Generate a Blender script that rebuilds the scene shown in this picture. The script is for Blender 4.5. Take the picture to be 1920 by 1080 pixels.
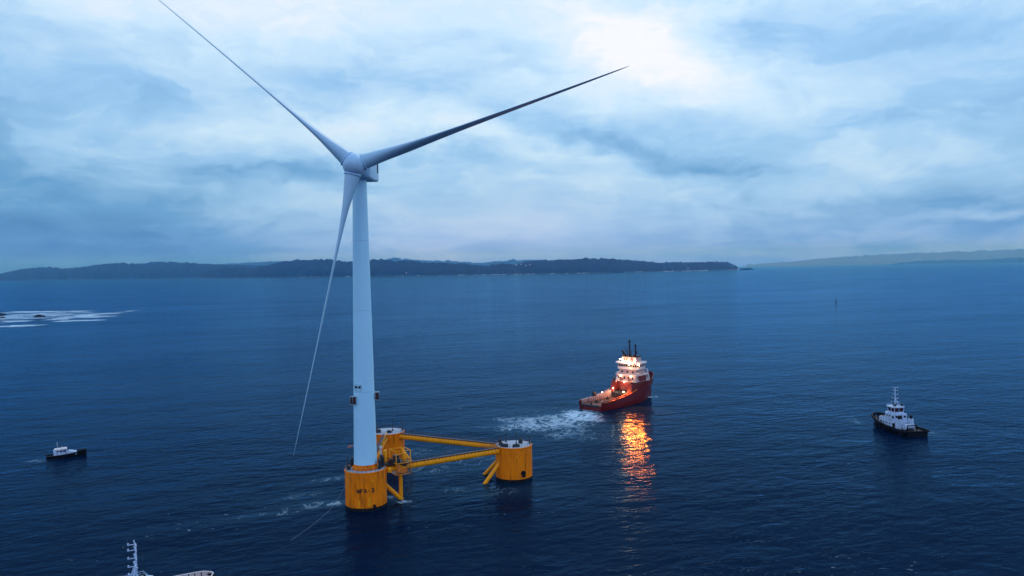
import bpy, bmesh, math, random
import numpy as np
from math import sin, cos, pi, radians, atan, atan2, sqrt, asin, degrees
from mathutils import Vector, Matrix, noise as mnoise
for o in list(bpy.data.objects): bpy.data.objects.remove(o)
S = bpy.context.scene
col = S.collection
random.seed(4)
# ------------------------------------------------------------------ camera
FP, CAMH, PITCH, ROLL = 1440.0, 68.0, atan(35 / 1440.0), radians(.945)
cd = bpy.data.cameras.new('camera'); cam = bpy.data.objects.new('camera', cd); col.objects.link(cam)
cd.sensor_width = 36; cd.lens = 36 * FP / 1920; cd.clip_start = 1; cd.clip_end = 150000
CM = Matrix.Translation((0, 0, CAMH)) @ Matrix.Rotation(pi / 2 - PITCH, 4, 'X') @ Matrix.Rotation(-ROLL, 4, 'Z')
cam.matrix_world = CM
S.camera = cam
S.render.resolution_x = 1024; S.render.resolution_y = 576
S.view_settings.view_transform = 'Standard'; S.view_settings.look = 'None'
S.view_settings.exposure = 0; S.view_settings.gamma = 1
def ray(px, py): return (CM.to_3x3() @ Vector(((px - 960) / FP, -(py - 540) / FP, -1))).normalized()
def G(px, py, z=0.0):
    d = ray(px, py); return Vector((0, 0, CAMH)) + d * ((z - CAMH) / d.z)
def AT(px, py, Y):
    d = ray(px, py); return Vector((0, 0, CAMH)) + d * (Y / d.y)
def raycyl(px, py, c, rad):
    d = ray(px, py); o = Vector((0, 0, CAMH)) - Vector((c[0], c[1], 0))
    A = d.x ** 2 + d.y ** 2; B = 2 * (o.x * d.x + o.y * d.y); Cc = o.x ** 2 + o.y ** 2 - rad ** 2; q = B * B - 4 * A * Cc
    t = (-B - sqrt(max(0, q))) / (2 * A); p = Vector((0, 0, CAMH)) + d * t
    return atan2(p.y - c[1], p.x - c[0]), p.z
# ------------------------------------------------------------------ node helper
class N:
    def __init__(s, tree): s.t = tree; s.n = tree.nodes; s.l = tree.links
    def new(s, typ, **kw):
        n = s.n.new(typ)
        for k, v in kw.items(): setattr(n, k, v)
        return n
    def inp(s, sock, v):
        if v is None: return
        if hasattr(v, 'is_output'): s.l.new(v, sock)
        else: sock.default_value = v
    def m(s, op, a, b=None, c=None, clamp=False):
        n = s.n.new('ShaderNodeMath'); n.operation = op; n.use_clamp = clamp
        for i, v in enumerate((a, b, c)): s.inp(n.inputs[i], v)
        return n.outputs[0]
    def vm(s, op, a, b=None):
        n = s.n.new('ShaderNodeVectorMath'); n.operation = op
        s.inp(n.inputs[0], a); s.inp(n.inputs[1], b)
        return n.outputs[0]
    def sep(s, v):
        n = s.n.new('ShaderNodeSeparateXYZ'); s.l.new(v, n.inputs[0]); return n.outputs
    def comb(s, x=0., y=0., z=0.):
        n = s.n.new('ShaderNodeCombineXYZ')
        for i, v in enumerate((x, y, z)): s.inp(n.inputs[i], v)
        return n.outputs[0]
    def noise(s, vec, scale, detail=4., rough=.5, dist=0.):
        n = s.n.new('ShaderNodeTexNoise'); s.inp(n.inputs['Vector'], vec)
        n.inputs['Scale'].default_value = scale; n.inputs['Detail'].default_value = detail
        n.inputs['Roughness'].default_value = rough; n.inputs['Distortion'].default_value = dist
        return n.outputs['Fac']
    def mix(s, f, a, b, blend='MIX'):
        n = s.n.new('ShaderNodeMix'); n.data_type = 'RGBA'; n.blend_type = blend
        s.inp(n.inputs['Factor'], f); s.inp(n.inputs['A'], a) if False else None
        s.inp(n.inputs[0], f); s.inp(n.inputs[6], a); s.inp(n.inputs[7], b)
        return n.outputs[2]
    def ramp(s, f, stops):
        n = s.n.new('ShaderNodeValToRGB'); s.l.new(f, n.inputs[0]); e = n.color_ramp.elements
        while len(e) < len(stops): e.new(.5)
        for i, (p, c) in enumerate(stops): e[i].position = p; e[i].color = (c[0], c[1], c[2], 1)
        return n.outputs[0]
    def rng(s, v, a, b, c=0., d=1., smooth=False):
        n = s.n.new('ShaderNodeMapRange'); s.l.new(v, n.inputs[0])
        if smooth: n.interpolation_type = 'SMOOTHSTEP'
        for i, x in enumerate((a, b, c, d)): n.inputs[i + 1].default_value = x
        return n.outputs[0]
def C4(c): return (c[0], c[1], c[2], 1)
# ------------------------------------------------------------------ sky and sun
SUN_EL, SUN_AZ = radians(46), radians(24)      # az clockwise from +Y
w = bpy.data.worlds.new('World'); S.world = w; w.use_nodes = True
k = N(w.node_tree); k.n.clear()
tc = k.new('ShaderNodeTexCoord'); D = tc.outputs['Generated']
x, y, z = k.sep(D)
za = k.m('ABSOLUTE', z)
den = k.m('ADD', za, .10)
uv = k.comb(k.m('DIVIDE', x, den), k.m('DIVIDE', y, den), 0.)
az = k.m('ARCTAN2', x, y); el = k.m('ARCSINE', za)
wn = k.noise(uv, 1.1, 5, .55); wn2 = k.noise(k.vm('ADD', uv, (7.3, 2.1, 0)), 1.1, 5, .55)
fine = k.noise(k.comb(k.m('MULTIPLY', az, 1.), k.m('MULTIPLY', el, 2.2), 0.), 9., 7, .55)
aw = k.m('ADD', az, k.m('MULTIPLY', k.m('SUBTRACT', k.noise(k.comb(az, k.m('MULTIPLY', el, 1.8), 3.), 6., 5, .6), .5), .16))
ew = k.m('ADD', el, k.m('MULTIPLY', k.m('SUBTRACT', k.noise(k.comb(az, k.m('MULTIPLY', el, 1.8), 9.), 6., 5, .6), .5), .10))
def blob(px, py, sx, sy, amp, tilt=0.):
    d = ray(px, py); a0 = atan2(d.x, d.y); e0 = asin(max(-1, min(1, d.z)))
    da = k.m('SUBTRACT', aw, a0); de = k.m('SUBTRACT', ew, e0)
    t = radians(tilt)
    u = k.m('ADD', k.m('MULTIPLY', da, cos(t)), k.m('MULTIPLY', de, sin(t)))
    v = k.m('ADD', k.m('MULTIPLY', da, -sin(t)), k.m('MULTIPLY', de, cos(t)))
    q = k.m('ADD', k.m('POWER', k.m('DIVIDE', u, sx / FP), 2.), k.m('POWER', k.m('DIVIDE', v, sy / FP), 2.))
    return k.m('MULTIPLY', k.m('EXPONENT', k.m('MULTIPLY', q, -1.)), amp)
BLOBS = [(1240,110,140,80,.36,0),(1130,60,120,60,.15,0),(1340,170,110,40,.22,-20),(1480,200,120,30,.10,0),(860,20,260,60,.15,0),(430,20,240,50,.20,0),
 (740,190,70,30,.14,0),(1010,275,130,18,.22,-10),(1060,180,110,40,.10,0),(860,230,120,30,.10,0),(640,235,110,30,.10,0),
 (1130,264,220,26,-.25,-15),(1420,318,170,16,-.13,-5),(1400,70,70,35,-.20,20),(1600,60,220,60,-.08,0),
 (590,150,70,45,-.12,0),(270,205,110,40,-.20,0),(520,320,200,24,-.16,0),(1640,233,110,14,-.11,3),(1750,385,220,18,-.16,0),
 (1880,425,60,18,-.16,0),(1850,400,40,10,.10,0),(100,420,340,80,-.20,0),(0,200,110,140,-.14,0),(400,235,230,36,.16,0),(1630,300,150,28,.10,0),(1050,350,260,36,.08,0),
 (880,420,330,70,.12,0),(1750,80,170,90,-.08,0),(140,468,60,5,.08,4),(290,460,50,5,.07,3),(1600,440,320,30,-.08,0),(200,330,120,30,.04,0),(120,480,420,50,-.23,0),(1500,480,300,30,-.06,0)]
s_ = k.rng(el, 0., .34, .40, .70)
s_ = k.m('ADD', s_, k.m('MULTIPLY', k.m('SUBTRACT', wn, .5), .32))
s_ = k.m('ADD', s_, k.m('MULTIPLY', k.m('SUBTRACT', fine, .5), .20))
bil = k.noise(k.comb(k.m('MULTIPLY', aw, 1.), k.m('MULTIPLY', ew, 2.6), 4.), 5.5, 9, .60, .35)
s_ = k.m('ADD', s_, k.rng(bil, .44, .56, -.042, .042, True))
bil2 = k.noise(k.comb(k.m('MULTIPLY', aw, 1.), k.m('MULTIPLY', ew, 3.2), 14.), 15., 7, .62, .3)
s_ = k.m('ADD', s_, k.rng(bil2, .42, .60, -.018, .018, True))
for b in BLOBS: s_ = k.m('ADD', s_, blob(*b))
cc = k.ramp(s_, [(0., (.05, .19, .40)), (.25, (.125, .345, .60)), (.5, (.35, .61, .86)), (.74, (.64, .85, .97)), (1., (1., 1., 1.))])
pink = blob(920, 420, 260, 60, .35)
cc = k.mix(pink, cc, (.50, .63, .86, 1))
# unseen sky behind the viewer, made greyer and brighter overhead to light near faces
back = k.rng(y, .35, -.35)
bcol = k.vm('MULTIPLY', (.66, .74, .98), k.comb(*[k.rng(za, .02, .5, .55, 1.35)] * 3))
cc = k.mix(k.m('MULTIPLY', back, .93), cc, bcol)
high = k.rng(za, .42, .75)
cc = k.mix(k.m('MULTIPLY', high, .8), cc, (.44, .58, .84, 1))
sky = k.new('ShaderNodeTexSky', sky_type='NISHITA'); sky.sun_disc = False
sky.sun_elevation = SUN_EL; sky.sun_rotation = SUN_AZ
skm = k.vm('MULTIPLY', sky.outputs[0], (.09, .09, .09))
lowe = k.m('EXPONENT', k.m('MULTIPLY', za, -1 / .024))
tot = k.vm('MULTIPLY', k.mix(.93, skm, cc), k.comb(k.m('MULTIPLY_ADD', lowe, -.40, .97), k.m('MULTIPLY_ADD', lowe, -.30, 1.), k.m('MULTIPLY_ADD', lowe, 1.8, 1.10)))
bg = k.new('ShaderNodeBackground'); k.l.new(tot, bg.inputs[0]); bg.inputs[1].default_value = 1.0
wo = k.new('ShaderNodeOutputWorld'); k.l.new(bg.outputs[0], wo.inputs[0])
sd = bpy.data.lights.new('sun', 'SUN'); sd.energy = .6; sd.angle = radians(14); sd.color = (1, .95, .88)
so = bpy.data.objects.new('sun', sd); col.objects.link(so)
so.rotation_euler = Vector((-sin(SUN_AZ) * cos(SUN_EL), -cos(SUN_AZ) * cos(SUN_EL), -sin(SUN_EL))).to_track_quat('-Z', 'Y').to_euler()
so.location = (0, 0, 300)
# ------------------------------------------------------------------ materials
def paint(name, c, rough=.5, var=.12, dirt=None, dirt_amt=.5, scale=1., spec=.4, streak=True, metal=0., emit=None, es=0.):
    m = bpy.data.materials.new(name); m.use_nodes = True; q = N(m.node_tree)
    p = q.n['Principled BSDF']; p.inputs['Roughness'].default_value = rough
    p.inputs['Specular IOR Level'].default_value = spec; p.inputs['Metallic'].default_value = metal
    t = q.new('ShaderNodeTexCoord').outputs['Object']
    n1 = q.noise(t, .8 * scale, 5, .6)
    a = tuple(v * (1 - var) for v in c) + (1,); b = tuple(min(1, v * (1 + var)) for v in c) + (1,)
    cc = q.mix(q.rng(n1, .3, .7), a, b)
    if dirt:
        v = q.vm('MULTIPLY', t, (2.2, 2.2, .22)) if streak else t
        n2 = q.noise(v, 1.1 * scale, 6, .65)
        cc = q.mix(q.rng(n2, .50, .70, 0, dirt_amt), cc, C4(dirt))
    q.l.new(cc, p.inputs['Base Color'])
    if emit: p.inputs['Emission Color'].default_value = C4(emit); p.inputs['Emission Strength'].default_value = es
    return m
M = {}
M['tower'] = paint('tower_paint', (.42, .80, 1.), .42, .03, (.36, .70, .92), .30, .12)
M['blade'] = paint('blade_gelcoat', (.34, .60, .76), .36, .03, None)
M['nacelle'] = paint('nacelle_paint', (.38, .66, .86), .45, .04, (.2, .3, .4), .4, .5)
M['yellow'] = paint('yellow_paint', (.95, .235, .001), .55, .12, (.22, .05, .002), .75, .5, spec=.12)
M['yellow2'] = paint('yellow_tube_paint', (1., .37, .002), .42, .07, (.45, .15, .004), .45, .5, spec=.2)
M['wet'] = paint('wet_weed_band', (.012, .014, .012), .25, .4)
M['deck'] = paint('pale_deck_plate', (.34, .42, .50), .6, .15, (.10, .13, .17), .8, 1.5, streak=False)
M['dark'] = paint('dark_steel', (.02, .024, .03), .5, .3)
M['grey'] = paint('galvanised_steel', (.045, .06, .08), .5, .2)
M['brown'] = paint('rusty_radiator', (.035, .012, .01), .6, .3)
M['black'] = paint('black_paint', (.005, .006, .009), .5, .3, spec=.15)
M['red'] = paint('red_hull_paint', (.15, .006, .005), .38, .12, (.05, .008, .006), .75, .5)
M['darkred'] = paint('dark_red_steel', (.16, .018, .012), .55, .2, (.04, .01, .01), .6, .8)
M['wood'] = paint('worn_wooden_deck', (.13, .055, .04), .7, .3, (.05, .03, .03), .6, 1.5, streak=False)
M['peach'] = paint('pale_cream_paint', (.46, .34, .32), .5, .08, (.25, .12, .08), .6, .8)
M['white'] = paint('white_ship_paint', (.62, .62, .64), .45, .05, (.5, .42, .34), .3, .8)
M['bluewhite'] = paint('white_tug_paint', (.46, .62, .80), .45, .06, (.10, .15, .24), .75, .9)
M['glass'] = paint('dark_window_glass', (.012, .014, .018), .12, .2)
M['redglass'] = paint('window_glass_with_warm_cabin', (.05, .012, .01), .12, .2)
M['orange'] = paint('orange_deck_gear', (.7, .2, .03), .5, .15)
M['rope'] = paint('pale_rope', (.24, .28, .33), .8, .1)
M['rock'] = paint('dark_wet_rock', (.006, .010, .018), .9, .4, spec=.05)
M['rubber'] = paint('rubber_fender', (.007, .008, .011), .85, .3, spec=.1)
M['text'] = paint('black_lettering', (.015, .012, .01), .5, .1)
M['pale'] = paint('pale_plaster', (.75, .75, .75), .8, .05)
M['foamwhite'] = paint('breaking_foam', (.8, .86, .9), .9, .1)
M['lamp'] = paint('lit_floodlight', (1, .6, .3), .5, 0, emit=(1., .48, .2), es=160)
M['lamp2'] = paint('lit_deck_light', (1, .8, .6), .5, 0, emit=(1., .66, .42), es=22)
# ------------------------------------------------------------------ mesh helpers
class MB:
    def __init__(s): s.v = []; s.f = []; s.sm = []
    def add(s, vs, fs, sm=False):
        b = len(s.v); s.v += [tuple(v) for v in vs]; s.f += [tuple(b + i for i in f) for f in fs]; s.sm += [sm] * len(fs); return s
    def box(s, c, d, rz=0., tilt=None, taper=1.):
        hx, hy, hz = d[0] / 2, d[1] / 2, d[2] / 2; vs = []
        R = Matrix.Rotation(rz, 3, 'Z')
        if tilt: R = R @ Matrix.Rotation(tilt[0], 3, 'X') @ Matrix.Rotation(tilt[1], 3, 'Y')
        for zz in (-hz, hz):
            t = taper if zz > 0 else 1
            for xx, yy in ((-hx, -hy), (hx, -hy), (hx, hy), (-hx, hy)): vs.append(Vector(c) + R @ Vector((xx * t, yy * t, zz)))
        return s.add(vs, [(0, 3, 2, 1), (4, 5, 6, 7), (0, 1, 5, 4), (1, 2, 6, 5), (2, 3, 7, 6), (3, 0, 4, 7)])
    def tube(s, p, q, r, r2=None, n=8, cap=True, sm=True):
        p = Vector(p); q = Vector(q); r2 = r if r2 is None else r2
        d = (q - p)
        if d.length < 1e-6: return s
        d.normalize(); a = d.orthogonal().normalized(); b = d.cross(a); vs = []
        for P_, R_ in ((p, r), (q, r2)):
            for i in range(n): t = 2 * pi * i / n; vs.append(P_ + (a * cos(t) + b * sin(t)) * R_)
        s.add(vs, [(i, (i + 1) % n, n + (i + 1) % n, n + i) for i in range(n)], sm)
        if cap: s.add(vs, [tuple(range(n - 1, -1, -1)), tuple(range(n, 2 * n))])
        return s
    def path(s, pts, r, n=6):
        for a, b in zip(pts[:-1], pts[1:]): s.tube(a, b, r, n=n)
        return s
    def lathe(s, prof, n=32, c=(0, 0, 0), mat=None, sm=True, caps=True):
        vs = []
        for r, zz in prof:
            for i in range(n):
                t = 2 * pi * i / n; v = Vector((r * cos(t), r * sin(t), zz)); v = mat @ v if mat else v
                vs.append(v + Vector(c))
        fs = [(j * n + i, j * n + (i + 1) % n, (j + 1) * n + (i + 1) % n, (j + 1) * n + i) for j in range(len(prof) - 1) for i in range(n)]
        s.add(vs, fs, sm)
        if caps: s.add(vs, [tuple(range(n - 1, -1, -1)), tuple(range((len(prof) - 1) * n, len(prof) * n))])
        return s
    def ball(s, c, r, n=10, sc=(1, 1, 1)):
        prof = [(r * sin(pi * i / n) + 1e-4, -r * cos(pi * i / n)) for i in range(n + 1)]
        return s.lathe(prof, n * 2, c, Matrix.Diagonal(Vector(sc)), caps=False)
    def prism(s, poly, z0, z1, poly2=None):
        p2 = poly2 or poly; n = len(poly)
        vs = [(a, b, z0) for a, b in poly] + [(a, b, z1) for a, b in p2]
        return s.add(vs, [(i, (i + 1) % n, n + (i + 1) % n, n + i) for i in range(n)] + [tuple(range(n - 1, -1, -1)), tuple(range(n, 2 * n))])
    def side(s, poly, x0, x1):      # polygon in (y,z) extruded along x
        n = len(poly); vs = [(x0, a, b) for a, b in poly] + [(x1, a, b) for a, b in poly]
        return s.add(vs, [(i, (i + 1) % n, n + (i + 1) % n, n + i) for i in range(n)] + [tuple(range(n - 1, -1, -1)), tuple(range(n, 2 * n))])
    def build(s, name, mat, parent=None, loc=None):
        me = bpy.data.meshes.new(name); me.from_pydata(s.v, [], s.f); me.materials.append(mat)
        me.polygons.foreach_set('use_smooth', s.sm)
        bm = bmesh.new(); bm.from_mesh(me)
        if len(s.v) < 20000: bmesh.ops.remove_doubles(bm, verts=bm.verts, dist=1e-5)
        bmesh.ops.recalc_face_normals(bm, faces=bm.faces); 
        for e in bm.edges:
            if len(e.link_faces) == 2 and e.calc_face_angle(0) > .7: e.smooth = False
        bm.to_mesh(me); bm.free()
        o = bpy.data.objects.new(name, me); col.objects.link(o)
        if parent: o.parent = parent
        if loc is not None: o.location = loc
        return o
def tag(o, label=None, cat=None, group=None, kind=None):
    if label: o['label'] = label
    if cat: o['category'] = cat
    if group: o['group'] = group
    if kind: o['kind'] = kind
    return o
def empty(name, loc, rz=0., label=None, cat=None, group=None):
    o = bpy.data.objects.new(name, None); col.objects.link(o); o.location = loc; o.rotation_euler = (0, 0, rz)
    o.empty_display_size = .5
    return tag(o, label, cat, group)
def lerp(t, pts):
    for (a, b), (c, d) in zip(pts[:-1], pts[1:]):
        if t <= c: return b + (d - b) * max(0, (t - a)) / (c - a)
    return pts[-1][1]
def fbm(v, oct=5, H=1.0): return mnoise.fractal(v, H, 2.0, oct)

# ------------------------------------------------------------------ water
C1 = Vector((-43.39, 221.82, 0)); C2 = Vector((-.33, 248.9, 0)); C3 = Vector((-45.25, 272.6, 0))
def water():
    xs = sorted(set([-46000, -20000, -9000, -4000, -2000, -1000] + list(range(-600, 601, 60)) + [1000, 2000, 4000, 9000, 20000, 46000]))
    ys = [-3000, -1000, -300] + list(range(0, 1201, 60)) + [1600, 2400, 4000, 8000, 16000, 28000, 41000]
    b = MB(); nx = len(xs)
    b.add([(a, c, 0) for c in ys for a in xs], [(j * nx + i, j * nx + i + 1, (j + 1) * nx + i + 1, (j + 1) * nx + i) for j in range(len(ys) - 1) for i in range(nx - 1)])
    m = bpy.data.materials.new('sea_water'); m.use_nodes = True; q = N(m.node_tree); p = q.n['Principled BSDF']
    P = q.new('ShaderNodeTexCoord').outputs['Object']
    px, py, pz = q.sep(P)
    # wave heights in metres
    Pr = q.comb(q.m('ADD', q.m('MULTIPLY', px, .94), q.m('MULTIPLY', py, .34)), q.m('ADD', q.m('MULTIPLY', px, -.34), q.m('MULTIPLY', py, .94)), 0.)
    Pw = q.vm('MULTIPLY', Pr, (.55, 1., 1.))
    slick = q.noise(q.vm('MULTIPLY', Pr, (.0012, .005, 1.)), 1., 4, .55)
    gust = q.noise(q.vm('MULTIPLY', Pr, (.0045, .011, 1.)), 1., 5, .62)
    amp = q.m('MULTIPLY', q.rng(gust, .3, .7, .5, 1.4), q.rng(slick, .35, .65, .75, 1.2))
    def height(off):
        W_ = q.vm('ADD', Pw, off); 
        h = q.m('MULTIPLY', q.noise(W_, .028, 1, .5), 1.3)
        h = q.m('ADD', h, q.m('MULTIPLY', q.noise(W_, .085, 2, .5, .3), WA[0]))
        return q.m('ADD', h, q.m('MULTIPLY', q.m('MULTIPLY', q.noise(W_, .30, 4, .55, .4), WA[1]), amp))
    # slope of the water surface from finite differences, so distant waves keep their steepness
    e_ = .15; h0 = height((0, 0, 0)); hx = height((.55 * e_ * .94, -.34 * e_, 0)); hy = height((.55 * e_ * .34, .94 * e_, 0))
    gx = q.m('DIVIDE', q.m('SUBTRACT', h0, hx), e_); gy = q.m('DIVIDE', q.m('SUBTRACT', h0, hy), e_)
    nv = q.new('ShaderNodeVectorMath'); nv.operation = 'NORMALIZE'; q.l.new(q.comb(gx, gy, 1.), nv.inputs[0])
    class _b: outputs = [nv.outputs[0]]
    bp = _b
    # foam masks at real places on the sea
    fm = None
    def patch(cx, cy, sx, sy, rot, amp):
        nonlocal fm
        t = radians(rot); dx = q.m('SUBTRACT', px, cx); dy = q.m('SUBTRACT', py, cy)
        u = q.m('ADD', q.m('MULTIPLY', dx, cos(t)), q.m('MULTIPLY', dy, sin(t)))
        v = q.m('ADD', q.m('MULTIPLY', dx, -sin(t)), q.m('MULTIPLY', dy, cos(t)))
        g = q.m('ADD', q.m('POWER', q.m('DIVIDE', u, sx), 4.), q.m('POWER', q.m('DIVIDE', v, sy), 4.)) if amp > .5 else q.m('ADD', q.m('POWER', q.m('DIVIDE', u, sx), 2.), q.m('POWER', q.m('DIVIDE', v, sy), 2.))
        g = q.m('MULTIPLY', q.m('EXPONENT', q.m('MULTIPLY', g, -1.)), amp)
        fm = g if fm is None else q.m('MAXIMUM', fm, g)
    for pt in PATCHES: patch(*pt)
    warp = q.vm('ADD', P, q.vm('MULTIPLY', q.new_vecnoise(P, .12), (7., 7., 0.))) if hasattr(q, 'new_vecnoise') else P
    n1 = q.noise(q.vm('MULTIPLY', P, (1., .62, 1.)), .16, 6, .60, 1.3)
    rid = q.m('SUBTRACT', 1., q.m('MULTIPLY', q.m('ABSOLUTE', q.m('SUBTRACT', n1, .5)), 7.5), clamp=False)     # lacy ridges
    n2 = q.noise(P, .09, 4, .6, .5)
    lace = q.m('ADD', q.m('MULTIPLY', rid, .72), q.m('MULTIPLY', n2, .85))
    foam = q.rng(q.m('ADD', lace, q.m('MULTIPLY', fm, 1.25)), 1.34, 2.15, 0., 1.)
    aer = q.m('MULTIPLY', fm, .75, clamp=True)
    # surf streaks far to the left, long and thin
    fm = None
    for pt in SURF: patch(*pt)
    sn = q.noise(q.vm('MULTIPLY', P, (.018, .045, 1.)), 1., 8, .72, .9)
    surf = q.rng(q.m('ADD', sn, q.m('MULTIPLY', fm, .52)), .80, .98)
    # isolated whitecaps
    foam = q.m('MAXIMUM', foam, surf)
    wc = q.rng(q.m('ADD', q.noise(q.vm('MULTIPLY', P, (.35, .8, 1.)), 1., 4, .55, .6), q.m('MULTIPLY', q.noise(P, .018, 2), .35)), .90, .96)
    foam = q.m('MAXIMUM', foam, q.m('MULTIPLY', wc, .35), clamp=True)
    q.l.new(bp.outputs[0], p.inputs['Normal'])
    p.inputs['Roughness'].default_value = .9; p.inputs['Specular IOR Level'].default_value = 0.
    q.l.new(q.mix(foam, q.mix(aer, (.0012, .0075, .026, 1), (.035, .10, .15, 1)), (.46, .66, .80, 1)), p.inputs['Base Color'])
    lw = q.new('ShaderNodeLayerWeight'); lw.inputs['Blend'].default_value = .5; q.l.new(bp.outputs[0], lw.inputs['Normal'])
    fac = q.m('ADD', q.m('MULTIPLY', q.m('POWER', lw.outputs['Facing'], WPOW), .97), .012)
    fac = q.m('MULTIPLY', fac, q.m('SUBTRACT', 1., q.m('MULTIPLY', foam, .92)))
    gl = q.new('ShaderNodeBsdfAnisotropic'); gl.inputs['Color'].default_value = WTINT; gl.inputs['Roughness'].default_value = WROUGH
    q.l.new(bp.outputs[0], gl.inputs['Normal'])
    mx = q.new('ShaderNodeMixShader'); q.l.new(fac, mx.inputs[0]); q.l.new(p.outputs[0], mx.inputs[1]); q.l.new(gl.outputs[0], mx.inputs[2])
    q.l.new(mx.outputs[0], q.n['Material Output'].inputs['Surface'])
    tag(b.build('water', m), kind='structure')
WA = (.9, .62)
WROUGH, WPOW, WTINT = .08, 10.6, (.29, .62, 1., 1)
tgt = G(1040, 797)
PATCHES = [(G(1075,815).x, G(1075,815).y, 16, 13, 0, .40), (G(1735,812).x + 3, G(1735,812).y, 6, 9, 0, .33), (G(80,864).x - 2, G(80,864).y, 5, 4, 0, .36), (G(1620,790).x - 3, G(1620,790).y, 5, 10, 0, .32), (tgt.x - 3, tgt.y + 6, 21, 20, 20, .62), (G(985,800).x, G(985,800).y, 14, 12, 0, .52), (G(1085,808).x, G(1085,808).y, 9, 6, 0, .42), (G(1090,782).x, G(1090,782).y+4, 10, 17, 0, .82),
 (G(940,800).x, G(940,800).y, 18, 8, 0, .30), (G(800,880).x, G(800,880).y, 13, 8, 0, .36), (G(880,865).x, G(880,865).y, 14, 16, 0, .30),
 (C1.x - 11, C1.y + 3, 9, 3.5, 10, .50), (G(590,948).x, G(590,948).y, 12, 4.0, 20, .42), (G(500,965).x, G(500,965).y, 14, 3, 20, .33), (G(752,940).x + .5, G(752,940).y - .5, 3.0, 1.8, 0, .56),
 (G(731,935).x, G(731,935).y + 1, 2.2, 2.4, 0, .52), (G(565,930).x, G(565,930).y, 9, 4, 30, .33), (G(900,920).x, G(900,920).y, 26, 8, 0, .25),
 (G(1216,744).x + 2, G(1216,744).y, 3.2, 3.2, 0, .80), (G(640,910).x - 5, G(640,910).y + 8, 9, 3, 25, .38), (G(1030,770).x-10, G(1030,770).y, 26, 8, 20, .26), (G(780,850).x, G(780,850).y, 26, 10, 0, .30)]
SURF = []
for (px, py, hl, ht) in [(70,592,75,5.5),(25,594,40,7.),(165,591,55,3.5),(60,585,85,1.6),(30,592,48,3.6),(140,584,35,1.4),(165,594,66,2.0),(70,596,40,1.4),(115,598,36,1.8),(25,603,36,2.4),(150,601,58,1.2),(45,610.5,42,2.2),(8,612,20,2.),(243,583,14,1.4),(120,590,30,1.2),(90,588,26,1.4),(200,588,30,1.0),(10,598,20,1.6)]:
    g_ = G(px, py); SURF.append((g_.x, g_.y, hl * g_.y / FP * 1.05, ht * g_.y ** 2 / (CAMH * FP) * 1.6, 4, .8 if py < 589 or px < 200 else .7))
water()

# ------------------------------------------------------------------ hills
def interp(x, pts):
    xs = [p[0] for p in pts]; ys = [p[1] for p in pts]; return float(np.interp(x, xs, ys))
def land(name, crest, base, colr, bump=9., seed=0., deep=900., n=420, tail=1500., kind='structure', label=None, cat=None, rows=12):
    x0, x1 = crest[0][0], crest[-1][0]; b = MB(); R = []
    for i in range(n + 1):
        px = x0 + (x1 - x0) * i / n; Yb = interp(px, base); row = []
        xb = AT(px, 520, Yb).x; top = AT(px, interp(px, crest), Yb + deep)
        hgt = max(1., top.z); xc = top.x; edge = min(1, (px - x0) / (x1 - x0) * 40, (x1 - px) / (x1 - x0) * 40)
        wob = 90 * fbm(Vector((px * .035, seed, 0)))
        for j in range(rows + 1):
            t = j / rows; X = xb + (xc - xb) * t; Y = Yb + wob * (1 - t) + deep * t
            zz = hgt * (t ** .62)
            if j == 0: zz = -2
            else:
                v = Vector((X * .004, Y * .004, seed))
                zz += (fbm(v, 6, .75) * bump * (.5 + 1.6 * t * (1 - t) * 2) + bump * 1.7 * fbm(Vector((X * .013, Y * .013, seed + 5)), 5, .45)) * min(1, hgt / 50.)
                zz = max(2., zz)
            row.append((X, Y, zz))
        for t in (.5, 1.): row.append((xc, Yb + deep + tail * t, hgt * (1 - t) ** .8 * .8 - 2 * t))
        R.append(row)
    m = len(R[0]); vs = [v for r in R for v in r]
    b.add(vs, [(i * m + j, (i + 1) * m + j, (i + 1) * m + j + 1, i * m + j + 1) for i in range(n) for j in range(m - 1)], True)
    mt = bpy.data.materials.new(name + '_ground'); mt.use_nodes = True; q = N(mt.node_tree); p = q.n['Principled BSDF']; p.inputs['Roughness'].default_value = .95; p.inputs['Specular IOR Level'].default_value = .1
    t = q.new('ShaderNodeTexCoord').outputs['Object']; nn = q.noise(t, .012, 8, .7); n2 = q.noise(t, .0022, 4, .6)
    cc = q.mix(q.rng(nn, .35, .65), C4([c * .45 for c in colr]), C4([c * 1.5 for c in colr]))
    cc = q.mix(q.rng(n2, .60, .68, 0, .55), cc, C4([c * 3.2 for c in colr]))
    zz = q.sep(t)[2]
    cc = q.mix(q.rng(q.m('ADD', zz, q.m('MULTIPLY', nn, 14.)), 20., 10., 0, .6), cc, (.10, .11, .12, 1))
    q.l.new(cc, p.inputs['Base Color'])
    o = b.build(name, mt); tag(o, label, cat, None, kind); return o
FOREST = (.006, .012, .020)
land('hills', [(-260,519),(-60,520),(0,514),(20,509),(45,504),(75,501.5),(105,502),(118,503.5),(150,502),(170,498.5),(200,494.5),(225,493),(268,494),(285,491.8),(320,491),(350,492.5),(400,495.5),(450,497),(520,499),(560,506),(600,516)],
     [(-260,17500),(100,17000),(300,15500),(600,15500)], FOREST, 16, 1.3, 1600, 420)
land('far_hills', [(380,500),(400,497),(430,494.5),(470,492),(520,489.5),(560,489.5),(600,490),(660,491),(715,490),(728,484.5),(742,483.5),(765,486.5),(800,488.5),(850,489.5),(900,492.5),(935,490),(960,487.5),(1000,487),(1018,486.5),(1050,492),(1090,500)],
     [(380,27000),(1090,24000)], FOREST, 22, 4.7, 2500, 300)
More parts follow.
